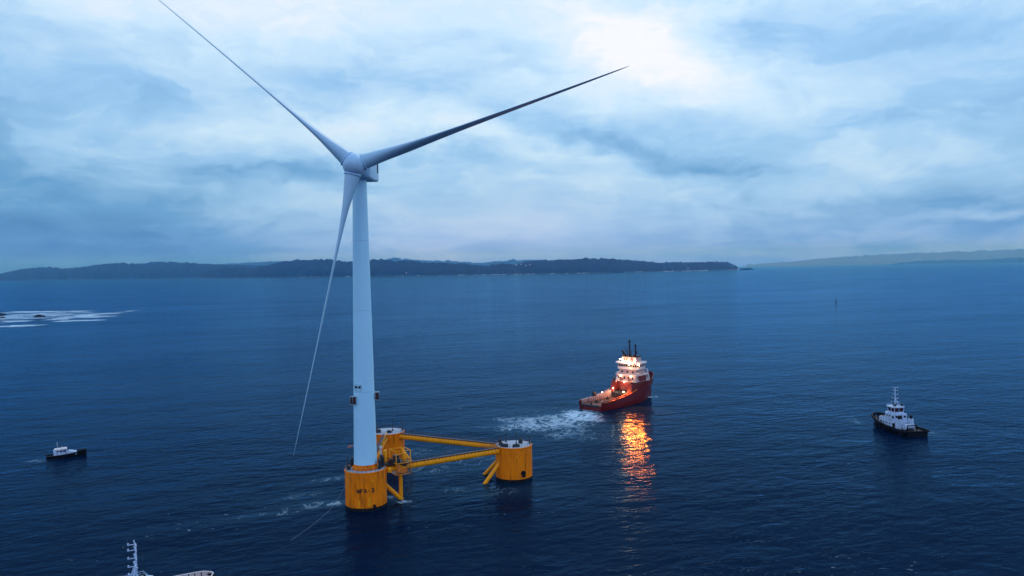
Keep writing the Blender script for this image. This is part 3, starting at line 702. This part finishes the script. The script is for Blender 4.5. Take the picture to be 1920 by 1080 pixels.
def floodlight(parent, p, energy, colr, r=.35, mat='lamp', rad=.5, off=(0, 0, 0), aim=None):
    b = MB(); b.lathe([(.05, -r * .6), (r, -r * .3), (r, r * .4), (.05, r * .6)], 12, p); o = b.build('floodlight', M[mat], parent)
    l = bpy.data.lights.new('floodlight_glow', 'SPOT' if aim else 'POINT'); l.energy = energy; l.color = colr; l.shadow_soft_size = rad
    lo = bpy.data.objects.new('floodlight_glow', l); col.objects.link(lo); lo.parent = o; lo.location = Vector(p) + Vector(off)
    if aim: l.spot_size = radians(60); l.spot_blend = .55; lo.rotation_euler = Vector(aim).to_track_quat('-Z', 'Y').to_euler()
    return o
def windows(parent, mat, c0, c1, n, wz, hz, inset=.06, gap=.35, name='window'):
    c0 = Vector(c0); c1 = Vector(c1); d = (c1 - c0).normalized(); ln = (c1 - c0).length / n; ang = atan2(d.y, d.x)
    for i in range(n):
        b = MB(); b.box(c0 + d * ln * (i + .5) + up * 0, (ln - gap, .1, hz), ang); b.build(name, mat, parent)

# --- red anchor handling vessel
AZ = radians(43)
sc_ = G(1107, 769.5)
LW = 48.
fwd = Vector((sin(AZ), cos(AZ), 0))
ship_c = Vector((36.4, 365.8, 0)) + fwd * (LW / 2)
ves = empty('anchor_handling_vessel', ship_c, -AZ, 'large red offshore vessel with lit white bridge and black masts, floodlights glowing orange', 'ship')
zi = lambda y_: 2.3 if y_ < 5 else 7.4 + max(0, y_ - 12) * .06
st = [(-24, 6.9, 6.2, 3.9), (-22, 7.3, 6.7, 4.0), (-14, 7.5, 7.3, 4.3), (-6, 7.5, 7.5, 5.0), (0, 7.5, 7.5, 5.9), (4.8, 7.5, 7.4, 7.1), (5.2, 7.5, 7.4, 7.9), (10, 7.6, 6.9, 8.9), (15, 7.5, 5.6, 9.9), (20, 6.6, 3.6, 11.0), (24, 4.9, 1.5, 11.9), (27, 2.9, .25, 12.5), (28.6, 1.2, .1, 12.9), (29.2, .15, .05, 13.0)]
H_ = hull(st, -1.5, .28, zi).build('hull', M['red'], ves)
b = MB(); b.box((0, -9.6, 2.36), (11.6, 28.6, .10)); b.build('wooden_deck', M['wood'], H_)
b = MB(); b.tube((-5, -24.1, 2.3), (5, -24.1, 2.3), .55, n=16); b.build('stern_roller', M['dark'], H_)
for s in (-1, 1):
    b = MB(); b.side([(-22.5, 2.4), (-22.5, 4.3), (-14, 4.6), (-6, 5.3), (3.5, 6.4), (3.5, 2.4)], s * 5.85, s * 6.35)
    cr_ = b.build('cargo_rail', M['peach'] if s < 0 else M['darkred'], H_)
    b = MB(); 
    for y_ in np.arange(-22, 3, 1.7): b.box((s * 5.78, y_, 3.2), (.14, .22, 1.7))
    b.box((s * 5.78, -9.8, 2.6), (.12, 25, .16))
    b.build('rail_post', M['darkred'], cr_)
    b = MB(); pts = [(s * 7.45, y_, lerp(y_, [(a, d_) for a, _, _, d_ in st])) for y_ in (-22, -14, -6, 0, 4.8)]
    for a_, c_ in zip(pts[:-1], pts[1:]): b.tube(a_, c_, .17, n=6)
    b.build('bulwark_cap', M['peach'] if s < 0 else M['orange'], H_)
b = MB()
for y_ in (-20, -17, -13, -9.5, -6):
    b = MB(); b.tube((-2.2, y_, 2.4), (-2.2, y_, 3.4), .18, n=6); b.build('towing_pin', M['dark'], ves)
for a_, c_, z_ in ((1.5, -18, 5.6), (-1.5, -14, 6.0), (-4, -20, 5.4)):
    b = MB(); b.tube((a_, c_, 2.4), (a_, c_, z_), .12, n=6); b.build('deck_post', M['dark'], ves)
b = MB(); b.tube((-3.6, 2.6, 4.3), (3.6, 2.6, 4.3), 1.5, n=18)
for x_ in (-3.7, -1.2, 1.2, 3.7): b.tube((x_ - .15, 2.6, 4.3), (x_ + .15, 2.6, 4.3), 2.0, n=18)
b.build('winch', M['dark'], ves)
b = MB(); b.box((3.0, -1.5, 3.0), (2.6, 2.0, 1.2)); b.box((0.5, -2.2, 2.8), (1.4, 1.4, .8)); b.box((4.2, -4.8, 2.8), (1.2, 2.2, .8)); b.build('deck_cargo', M['orange'], ves)
b = MB(); b.box((-6.4, -12.0, 5.6), (1.4, 1.6, 1.9)); b.tube((-6.4, -12, 6.2), (-5.6, -14.6, 7.0), .28, n=8); b.tube((-6.6, -12.6, 6.2), (-7.0, -13.4, 7.6), .2, n=6); b.build('tugger_crane', M['dark'], ves)
# superstructure
def oct_(hx, y0, y1, cut=1.5): return [(-hx, y0), (hx, y0), (hx, y1 - cut), (hx - cut, y1), (-hx + cut, y1), (-hx, y1 - cut)]
b = MB(); b.prism(oct_(6.3, 4.6, 18.5, 2), 7.35, 10.4); b.build('lower_house', M['darkred'], ves)
b = MB(); b.prism(oct_(6.0, 6.6, 18.0, 2), 10.4, 13.4); DH = b.build('deckhouse', M['peach'], ves)
b = MB(); b.prism(oct_(6.5, 6.0, 18.4, 2), 13.4, 13.62); b.prism(oct_(6.7, 4.6, 18.8, 2), 10.38, 10.58); b.build('boat_deck', M['white'], DH)
b = MB(); b.prism(oct_(5.2, 7.6, 17.0, 1.6), 13.62, 16.3); MH = b.build('upper_house', M['peach'], ves)
for (x_, z_) in ((-3.6, 12), (-1.2, 12), (1.2, 12), (3.6, 12)):
    b = MB(); b.box((x_, 6.58, z_), (.8, .1, 1.2)); b.build('window', M['glass'], DH)
b = MB(); b.box((-4.9, 6.57, 11.6), (1.0, .12, 2.1)); b.build('door', M['black'], DH)
for (x_, z_) in ((-3.2, 15), (0, 15), (3.2, 15)):
    b = MB(); b.box((x_, 7.58, z_), (1.0, .1, 1.0)); b.build('window', M['glass'], MH)
b = MB(); b.prism(oct_(5.9, 7.4, 16.6, 1.8), 16.3, 17.5); b.prism(oct_(5.7, 7.6, 16.4, 1.8), 18.75, 19.2)
for x_ in np.linspace(-5.6, 5.6, 9): b.box((x_, 7.7, 18.1), (.18, .18, 1.3))
for y_ in np.linspace(9, 15, 5):
    for s in (-1, 1): b.box((s * 5.6, y_, 18.1), (.18, .18, 1.3))
WH = b.build('wheelhouse', M['white'], ves)
b = MB(); b.prism(oct_(5.5, 7.8, 16.2, 1.7), 17.5, 18.75); b.build('wheelhouse_window', M['glass'], WH)
b = MB(); b.prism(oct_(6.7, 6.6, 17.2, 2), 19.2, 19.75); RF = b.build('roof', M['white'], WH)
b = MB(); b.prism([(-4.6, 8.6), (4.6, 8.6), (4.2, 14.5), (-4.2, 14.5)], 19.75, 22.4, [(-4.0, 8.9), (4.0, 8.9), (3.7, 14), (-3.7, 14)]); TH = b.build('top_house', M['peach'], ves)
for x_, m_ in ((-2.5, 'glass'), (-1.1, 'darkred'), (1.5, 'darkred'), (2.4, 'darkred')):
    b = MB(); b.box((x_, 8.62, 21.0), (.5, .14, 1.9), 0); b.build('panel', M[m_], TH)
b = MB(); b.prism([(-4.2, 8.7), (4.2, 8.7), (3.9, 14.2), (-3.9, 14.2)], 22.4, 22.9); b.build('roof', M['black'], TH)
for x_, y_, z_, r in ((-.5, 10.5, 30.6, .42), (2.9, 10.8, 28.6, .38), (-2.1, 9.6, 27.2, .19), (-1.4, 9.8, 26.2, .2), (1.2, 9.4, 25.6, .16)):
    b = MB(); b.tube((x_, y_, 22.9), (x_, y_, z_), r, r * .75, n=8)
    if r > .2:
        b.tube((x_ - 1.0, y_, z_ - .4), (x_ + .6, y_, z_ - .2), .13, n=5); b.box((x_ + .3, y_, z_ - 1.8), (.9, .5, .14)); b.box((x_ - .3, y_ - .3, z_ - 3.2), (.8, .6, .2)); b.box((x_, y_, z_), (.9, .5, .5))
    b.build('mast', M['black'], ves)
for s in (-1, 1):
    b = MB(); b.tube((s * 2.7, 9.5, 22.8), (s * 4.4, 9.6, 25.4), .55, .45, n=8); b.build('exhaust_pipe', M['black'], ves)
for s in (-1, 1):
    b = MB(); b.prism([(s * 5.2 - 1.2, 1.2), (s * 5.2 + 1.2, 1.2), (s * 5.2 + 1.2, 5.6), (s * 5.2 - 1.2, 5.6)], 5.0, 10.8 if s < 0 else 9.8, [(s * 5.2 - 1.0, 2.4), (s * 5.2 + 1.0, 2.4), (s * 5.2 + 1.0, 5.6), (s * 5.2 - 1.0, 5.6)]); f_ = b.build('funnel', M['darkred'], ves)
    b = MB(); b.tube((s * 5.2, 3.7, 10.6 if s < 0 else 9.7), (s * 5.2, 3.1, 12.6 if s < 0 else 11.0), .55, n=10); b.build('exhaust_cap', M['dark'], f_)
b = MB(); b.tube((-4.1, 3.2, 10), (-3.4, 3.4, 12.6), .35, n=8); b.tube((-3.4, 3.4, 12.6), (-2.6, 3.6, 10.6), .3, n=8); b.build('davit', M['white'], ves)
b = MB(); b.prism([(4.7, 8.5), (6.9, 8.5), (6.9, 14), (4.7, 14)], 10.6, 13.0); b.build('rescue_boat_housing', M['darkred'], ves)
b = MB(); b.tube((5.3, 19.8, 8.2), (4.6, 18.2, 16.0), .62, .45, n=12); b.build('deck_crane', M['white'], ves)
for (x_, y_, z_) in ((-2, 21.5, 9.6), (2, 21.5, 9.6), (0, 24, 9.6), (4.2, 17.8, 9.2)): b = MB(); b.box((x_, y_, z_), (1.5, 1.3, 1.6)); b.tube((x_ - .9, y_, z_ + .6), (x_ + .9, y_, z_ + .6), .45, n=10); b.build('windlass', M['white'], ves)
b = railing([(-6.4, 4.8, 10.58), (6.4, 4.8, 10.58), (6.4, 16, 10.58)]); b.build('railing', M['white'], ves)
for s in (-1, 1):
    for y_ in (9.5, 12, 14.5):
        b = MB(); b.box((s * 6.0, y_, 12.1), (.1, .8, .8)); b.build('window', M['glass'], DH)
    b = MB(); b.tube((s * 5.9, 6.9, 14.3), (s * 5.9, 8.3, 14.3), .45, n=10); b.build('life_raft', M['white'], ves)
    b = MB(); b.box((s * 2.4, 5.6, 11.3), (1.2, .9, 1.4)); b.build('locker', M['darkred'], ves)
b = MB(); b.box((0, -23.2, 3.0), (.6, 1.0, 1.4)); b.build('shark_jaw', M['dark'], ves)
b = MB(); b.tube((0, 1.0, 4.6), (.4, -22.6, 3.4), .07, n=5); b.build('towing_wire', M['grey'], ves)
for x_, y_ in ((-3.4, -5.2), (-1.6, -16.5), (3.4, -12.0), (4.4, -19.5)):
    b = MB(); b.box((x_, y_, 2.8), (1.1, 1.3, .8), x_); b.tube((x_, y_, 3.2), (x_, y_, 3.7), .35, n=8); b.build('deck_gear', M['dark'], ves)
railing([(-6.2, 6.3, 13.62), (6.2, 6.3, 13.62), (6.3, 16, 13.62)]).build('railing', M['white'], ves)
railing([(-6.4, 7.0, 19.75), (6.4, 7.0, 19.75), (6.5, 15, 19.75)], .8).build('railing', M['white'], ves)
ORA = (1., .36, .10)
floodlight(ves, (-1.6, 6.9, 20.2), 620, (1, .52, .36), .4, off=(0, -.9, .3))
floodlight(ves, (1.4, 6.9, 20.2), 620, (1, .52, .36), .4, off=(0, -.9, .3))
floodlight(ves, (-4.4, 8.0, 21.2), 600, (1, .62, .36), .4, 'lamp2', off=(0, -.9, .3))
floodlight(ves, (4.4, 8.0, 21.2), 600, (1, .62, .36), .4, 'lamp2', off=(0, -.9, .3))
floodlight(ves, (-3.4, 6.2, 12.9), 260, (1, .55, .3), .3, 'lamp2', off=(0, -.7, .0))
floodlight(ves, (3.0, 6.2, 12.9), 260, (1, .55, .3), .3, 'lamp2', off=(0, -.7, .0))
floodlight(ves, (-4.4, 1.0, 7.0), 500, (1, .6, .35), .3, 'lamp2', off=(0, -.7, .0))
AIM = (sin(AZ), -cos(AZ), -.70)
floodlight(ves, (7.3, 7.0, 19.0), 230000, (1., .105, .008), .35, 'lamp', rad=1.2, off=(.5, -.5, 0), aim=AIM)
floodlight(ves, (2.2, 6.2, 19.0), 230000, (1., .095, .008), .35, 'lamp', rad=1.2, off=(.5, -.5, 0), aim=AIM)
floodlight(ves, (.2, 4.2, 10.2), 500, (1, .5, .3), .25, 'lamp2', off=(0, -.8, .0))
floodlight(ves, (-4.6, -8.0, 6.2), 160, (1, .5, .3), .2, 'lamp2', off=(0.5, 0, .0))
floodlight(ves, (2.6, .2, 6.0), 2600, ORA, .3, 'lamp2', off=(0, -.8, .0))
for nm, p in (('bowtip', (0, 29.2, 13)), ('sternP', (-6.5, -24, 0)), ('sternS', (6.5, -24, 0)), ('bowwl', (0, 27, 0)), ('mast', (-.5, 10.5, 30.6)), ('bridge', (0, 7.5, 18))): print(nm, px_of(ves.matrix_world @ Vector(p) if False else ship_c + Vector((p[0] * cos(AZ) + p[1] * sin(AZ), -p[0] * sin(AZ) + p[1] * cos(AZ), p[2]))))

# --- tugs
def tug(loc, az_, label, group=None, mast_h=17., deck_orange=False, scale=1., white_rail=False, ly=1., drop=0., hz=0.):
    t = empty('tugboat', loc, -az_, label, 'tugboat', group); t.scale = (scale,) * 3
    zi = lambda y_: 1.5 if y_ < 2 else 1.5 + (y_ - 2) * .13
    st = [(-12.5, 4.3, 3.9, 2.3), (-12, 4.6, 4.2, 2.3), (-7, 5.0, 4.8, 2.2), (0, 5.1, 4.9, 2.5), (5, 4.9, 4.2, 3.2), (8.5, 4.2, 2.9, 3.9), (11, 3.0, 1.5, 4.3), (12.4, 1.7, .6, 4.5), (13, .5, .2, 4.5)]
    st = [(a, c, e, max(d_, hz)) for a, c, e, d_ in st]
    h = hull(st, -1.3, .2, zi).build('hull', M['black'], t)
    h.scale = (1, ly, 1)
    b = MB(); pr_ = [(x_ + .16, y_, zt - .5) for y_, x_, _, zt in st] + [(-x_ - .16, y_, zt - .5) for y_, x_, _, zt in reversed(st)]
    for a_, c_ in zip(pr_[:-1], pr_[1:]): b.tube(a_, c_, .32, n=8)
    b.tube(pr_[-1], pr_[0], .32, n=8)
    for y_ in range(-11, 9, 2):
        for s in (-1, 1): hw = lerp(y_, [(a, c) for a, c, _, _ in st]); b.tube((s * (hw + .1), y_, .3), (s * (hw + .1), y_, 1.9), .32, n=8)
    b.build('fender', M['rubber'], h)
    b = MB()
    for i, (y_, x_, _, zt) in enumerate(st[3:]):
        pass
    ys = np.linspace(0, 12.6, 15)
    for y_ in ys:
        x_ = lerp(y_, [(a, c) for a, c, _, _ in st]) - .32; zt = lerp(y_, [(a, d_) for a, _, _, d_ in st])
        for s in (-1, 1): b.box((s * x_, y_, zt - .55), (.16, .14, 1.0))
    b.build('bulwark_stay', M['dark'] if white_rail else M['black'], h)
    if white_rail:
        b = MB(); pp = [(lerp(y_, [(a, c) for a, c, _, _ in st]) - .26, y_, lerp(y_, [(a, d_) for a, _, _, d_ in st]) + .02) for y_ in np.linspace(-3, 12.9, 22)]
        pp = pp + [(-a, y_, z_) for a, y_, z_ in reversed(pp)]
        vs = []
        for (x_, y_, z_) in pp: vs += [(x_, y_, z_), (x_ * .97, y_ - .02, z_ - 1.0)]
        n = len(pp); b.add(vs, [(2 * i, 2 * i + 1, 2 * i + 3, 2 * i + 2) for i in range(n - 1)])
        for a_, c_ in zip(pp[:-1], pp[1:]): b.tube(a_, c_, .13, n=6)
        b.build('inner_bulwark', M['white'], h)
    dh = [(-3.4, -4.2), (3.4, -4.2), (3.7, 2), (3.2, 6.4), (1.8, 8), (-1.8, 8), (-3.2, 6.4), (-3.7, 2)]
    b = MB(); b.prism(dh, 1.55, 4.1, [(x_ * .95, y_) for x_, y_ in dh]); D = b.build('deckhouse', M['bluewhite'], t)
    for y_ in (-2.8, -1.0, .8, 2.6, 4.4):
        for s in (-1, 1):
            b = MB(); b.tube((s * 3.3, y_, 3.0), (s * 3.75, y_, 3.0), .26, n=10); b.build('porthole', M['glass'], D)
    for s in (-1, 1):
        b = MB(); b.side([(-4.3, 4.1), (5.6, 4.1), (6.6, 4.3), (.5, 5.6), (-1.0, 5.6)], s * 3.28, s * 3.4); b.build('side_screen', M['bluewhite'], D)
    b = MB(); b.prism([(-2.6, -2.6), (2.6, -2.6), (2.6, 3.2), (1.6, 4.4), (-1.6, 4.4), (-2.6, 3.2)], 4.1, 6.6); UH = b.build('upper_house', M['bluewhite'], t)
    for s in (-1, 1):
        for y_, w_, z_, h_ in ((-1.6, 1.1, 5.3, 1.0), (.4, .8, 5.5, .7), (1.9, .8, 5.5, .7)):
            b = MB(); b.box((s * 2.61, y_, z_), (.1, w_, h_)); b.build('window', M['glass'], UH)
        b = MB(); b.box((s * 3.42, -3.4, 2.6), (.5, 1.0, 1.6)); b.build('door', M['black'], D)
        b = MB(); b.box((s * 2.95, 3.1, 4.6), (.7, 1.6, .9)); b.build('locker', M['dark'], D)
        b = MB(); b.tube((s * 3.0, -1.5, 4.2), (s * 3.0, -.6, 4.2), .45, n=10); b.build('life_raft', M['black'], D)
    railing([(-3.3, -4.1, 4.1), (-3.45, 1.9, 4.1)], .9).build('railing', M['bluewhite'], D)
    b = MB(); b.box((0, -2.63, 5.2), (1.0, .1, 1.8)); b.build('door', M['black'], UH)
    for x_ in (-1.7, 1.7):
        b = MB(); b.box((x_, -2.63, 5.6), (.9, .1, .8)); b.build('window', M['glass'], UH)
    wh = [(-1.9, -1.6), (1.9, -1.6), (2.2, 0), (1.9, 2.6), (.9, 3.3), (-.9, 3.3), (-1.9, 2.6), (-2.2, 0)]
    b = MB(); b.prism(wh, 6.6, 7.3); 
    for x_, y_ in wh: b.tube((x_ * .98, y_ * .98, 7.2), (x_ * 1.04, y_ * 1.04, 8.9), .11, n=5)
    b.box((0, -1.62, 8.1), (.14, .14, 1.6)); W_ = b.build('wheelhouse', M['bluewhite'], t)
    b = MB(); b.prism([(x_ * .93, y_ * .93) for x_, y_ in wh], 7.3, 8.85); b.build('wheelhouse_window', M['redglass'], W_)
    b = MB(); b.prism([(x_ * 1.16, y_ * 1.16) for x_, y_ in wh], 8.85, 9.15); b.build('roof', M['bluewhite'], W_)
    railing([(-2.1, -1.7, 9.15), (2.1, -1.7, 9.15), (2.3, 2.6, 9.15), (-2.3, 2.6, 9.15), (-2.1, -1.7, 9.15)], .8).build('railing', M['bluewhite'], W_)
    mb = 9.1 - drop; b = MB(); b.tube((0, .8, mb), (0, .8, mast_h), .24, .12, n=8); b.tube((-.9, -.2, mb), (0, .8, mb + 3.5), .13, n=6); b.tube((.9, -.2, mb), (0, .8, mb + 3.5), .13, n=6)
    MS = b.build('mast', M['bluewhite'], t)
    b = MB()
    for fz, w_ in ((.22, 1.6), (.42, 1.25), (.63, .95), (.84, .9), (.985, .95)):
        zz = mb + (mast_h - mb) * fz
        b = MB(); b.tube((-w_, .8, zz + .2), (0, .8, zz), .07, n=5); b.tube((w_, .6, zz), (0, .8, zz - .1), .08, n=5); b.tube((0, .8, zz), (.25, -.5, zz + .15), .08, n=5); b.ball((w_, .6, zz), .15, 5); b.box((-w_, .8, zz + .3), (.22, .22, .3)); b.box((.25, -.5, zz + .3), (.25, .25, .35)); b.build('mast_arm', M['bluewhite'], MS)
    b = MB(); b.tube((-1.7, 0, 9.1), (-1.7, 0, 13.8), .03, n=4); b.tube((1.6, 1.4, 9.1), (1.6, 1.4, 12), .03, n=4); b.build('whip_antenna', M['grey'], MS)
    b = MB(); b.box((-1.5, -1.2, 9.9), (1.0, .7, .8)); b.box((1.4, -1.2, 9.9), (.7, .7, .9)); b.tube((-.4, 1.9, 10.2), (1.2, 1.9, 10.2), .16, n=6); b.build('fire_monitor', M['black'], t)
    for s in (-1, 1):
        b = MB(); b.prism([(s * 2.5 - .7, -5.8), (s * 2.5 + .7, -5.8), (s * 2.5 + .7, -4.1), (s * 2.5 - .7, -4.1)], 1.5, 5.2); F_ = b.build('funnel', M['bluewhite'], t)
        b = MB(); b.tube((s * 2.5, -4.9, 5.1), (s * 2.5, -5.4, 6.6), .42, n=10); b.build('exhaust_pipe', M['black'], F_)
    b = MB(); b.tube((-1.5, -7.2, 2.7), (1.5, -7.2, 2.7), .85, n=16); b.tube((1.5, -7.2, 2.7), (1.8, -7.2, 2.7), 1.15, n=16); b.tube((-1.5, -7.2, 2.7), (-1.8, -7.2, 2.7), 1.15, n=16); b.build('winch', M['bluewhite'], t)
    b = MB(); b.tube((-1.9, -9.3, 1.5), (-1.9, -9.3, 3.6), .2, n=8); b.tube((1.9, -9.3, 1.5), (1.9, -9.3, 3.6), .2, n=8); b.tube((-1.9, -9.3, 3.6), (1.9, -9.3, 3.6), .2, n=8); b.build('towing_bow', M['black'], t)
    b = MB(); b.tube((-1.1, 9, 3.4), (1.1, 9, 3.4), .7, n=12); b.box((0, 9.0, 2.9), (2.8, 1.0, .7)); b.build('anchor_winch', M['orange'] if deck_orange else M['dark'], t)
    b = MB(); b.ball((3.0, -1.2, 5.0), .8, 8, (.9, 2.0, .7)); b.build('rescue_boat', M['black'], t)
    if deck_orange:
        b = MB(); b.box((-.6, 10.2, 2.85), (3.2, 1.6, .4)); b.box((1.2, 8.0, 2.8), (1.4, 2.6, .5)); b.ball((2.2, 9.2, 3.4), .34, 6); b.build('hawser', M['orange'], t)
        b = MB(); b.ball((2.7, 8.6, 3.5), .36, 6); b.build('mooring_ball', M['white'], t)
    return t
a_ = radians(-8); p = G(1681, 806); tug((p.x, p.y, 0), a_, 'black-hulled tug with white deckhouse and mast, alone at the right', None, 16.4, scale=1.05)
SC = 1.12; mt_ = G(254, 1019, 15.); bw = G(400, 1073, 5.05); az2 = atan2(bw.x - mt_.x, bw.y - mt_.y); LB = (bw - mt_).xy.length + .8
f2 = Vector((sin(az2), cos(az2), 0)); lc = Vector((mt_.x, mt_.y, 0)) - f2 * .8 * SC
print('near tug', mt_, bw, LB, degrees(az2))
nt = tug(lc, az2, 'tug cut by the bottom edge, its white mast and pale bow bulwark rising into view', None, 15. / SC, True, SC, True, LB / SC / 13., 2.6, 4.1)
for o in nt.children:
    if o.name.split('.')[0] in ('upper_house', 'wheelhouse', 'fire_monitor', 'funnel'): o.location.z = -2.6
    if o.name.split('.')[0] in ('anchor_winch', 'hawser', 'mooring_ball'): o.location.y = 12.6 * (LB / SC / 13. - 1)

# --- small pilot boat
pa = G(86, 861); pb = G(160, 852); az3 = atan2(pb.x - pa.x, pb.y - pa.y); pcn = (pa + pb) / 2
pl = empty('pilot_boat', (pcn.x, pcn.y, 0), -az3, 'small dark-hulled motor boat with white cabin, far left of the turbine', 'motor boat')
st = [(-6.3, 1.9, 1.7, 1.2), (-5, 2.05, 1.9, 1.2), (-1, 2.15, 2.0, 1.35), (2.5, 1.95, 1.5, 1.6), (5, 1.2, .7, 1.9), (6.4, .45, .2, 2.1), (6.9, .08, .03, 2.15)]
h = hull(st, -.7, .12, lambda y_: .8 + max(0, y_) * .1).build('hull', M['black'], pl)
b = MB()
for s in (-1, 1):
    for a_, c_ in zip(st[:-1], st[1:]): b.tube((s * a_[1], a_[0], a_[3] - .15), (s * c_[1], c_[0], c_[3] - .15), .1, n=6)
b.build('rubbing_strake', M['rubber'], h)
cb = [(-4.0, .8), (3.6, .8), (3.6, 1.75), (1.9, 2.15), (1.1, 2.35), (.2, 3.25), (-3.4, 3.15), (-4.0, 2.8)]
b = MB(); b.side(cb, -1.5, 1.5); cab = b.build('cabin', M['bluewhite'], pl)
b = MB(); b.side([(-3.7, 3.15), (.3, 3.25), (.5, 3.35), (.3, 3.45), (-3.6, 3.33)], -1.65, 1.65); b.build('roof', M['white'], cab)
for y_, w_ in ((-2.6, .5), (-1.5, .9), (-.4, .9)):
    for s in (-1, 1): b = MB(); b.box((s * 1.51, y_, 2.55), (.06, w_, .55)); b.build('window', M['glass'], cab)
b = MB(); b.box((0, .72, 2.8), (2.6, .06, .8), 0, (radians(44), 0)); b.build('windscreen', M['glass'], cab)
b = MB(); b.box((.5, -4.02, 2.1), (.6, .06, 1.5)); b.build('door', M['glass'], cab)
b = MB(); b.tube((0, -2.6, 3.4), (0, -2.7, 5.6), .06, n=6); b.tube((-.5, -2.65, 4.4), (.5, -2.65, 4.4), .05, n=4); b.box((0, -2.7, 5.5), (.2, .2, .5)); b.build('mast', M['white'], pl)
b = MB(); b.ball((0, -1.2, 3.7), .32, 6); b.build('radar_dome', M['white'], pl)
railing([(-1.2, 3.8, 1.6), (-.5, 6.2, 2.0), (.5, 6.2, 2.0), (1.2, 3.8, 1.6)], .6, .025).build('bow_rail', M['grey'], pl)
railing([(-1.7, -6.0, 1.2), (1.7, -6.0, 1.2)], .6, .03, .8).build('stern_rail', M['grey'], pl)

# --- buoy
pb_ = G(1567.5, 566.5); t = empty('spar_buoy', pb_, 0, 'tiny dark spar buoy floating alone far beyond the right tug', 'buoy')
b = MB(); b.lathe([(.5, -1.5), (1.1, -.3), (1.1, 1.0), (.3, 1.8)], 14); b.build('float_body', M['black'], t)
b = MB(); b.tube((0, 0, 1.6), (0, 0, 8.6), .28, .12, n=8); b.lathe([(.1, 3.2), (.9, 3.5), (.9, 5.0), (.1, 5.4)], 10); b.build('spar', M['black'], t)

# ------------------------------------------------------------------ haze
HZ_D = 4.8e-5
b = MB(); b.box((0, 19000, 424), (94000, 45000, 860)); hz = b.build('haze', M['pale']); tag(hz, 'thin blue evening haze lying over the whole bay', 'haze', None, 'stuff')
m = bpy.data.materials.new('haze_air'); m.use_nodes = True; m.node_tree.nodes.clear(); q = N(m.node_tree)
v = q.new('ShaderNodeVolumePrincipled'); v.inputs['Density'].default_value = HZ_D; v.inputs['Absorption Color'].default_value = (1, 1, 1, 1); v.inputs['Color'].default_value = (.09, .38, 1., 1); v.inputs['Anisotropy'].default_value = .7
o = q.new('ShaderNodeOutputMaterial'); q.l.new(v.outputs[0], o.inputs['Volume'])
hz.data.materials.clear(); hz.data.materials.append(m)
hz.display_type = 'WIRE'
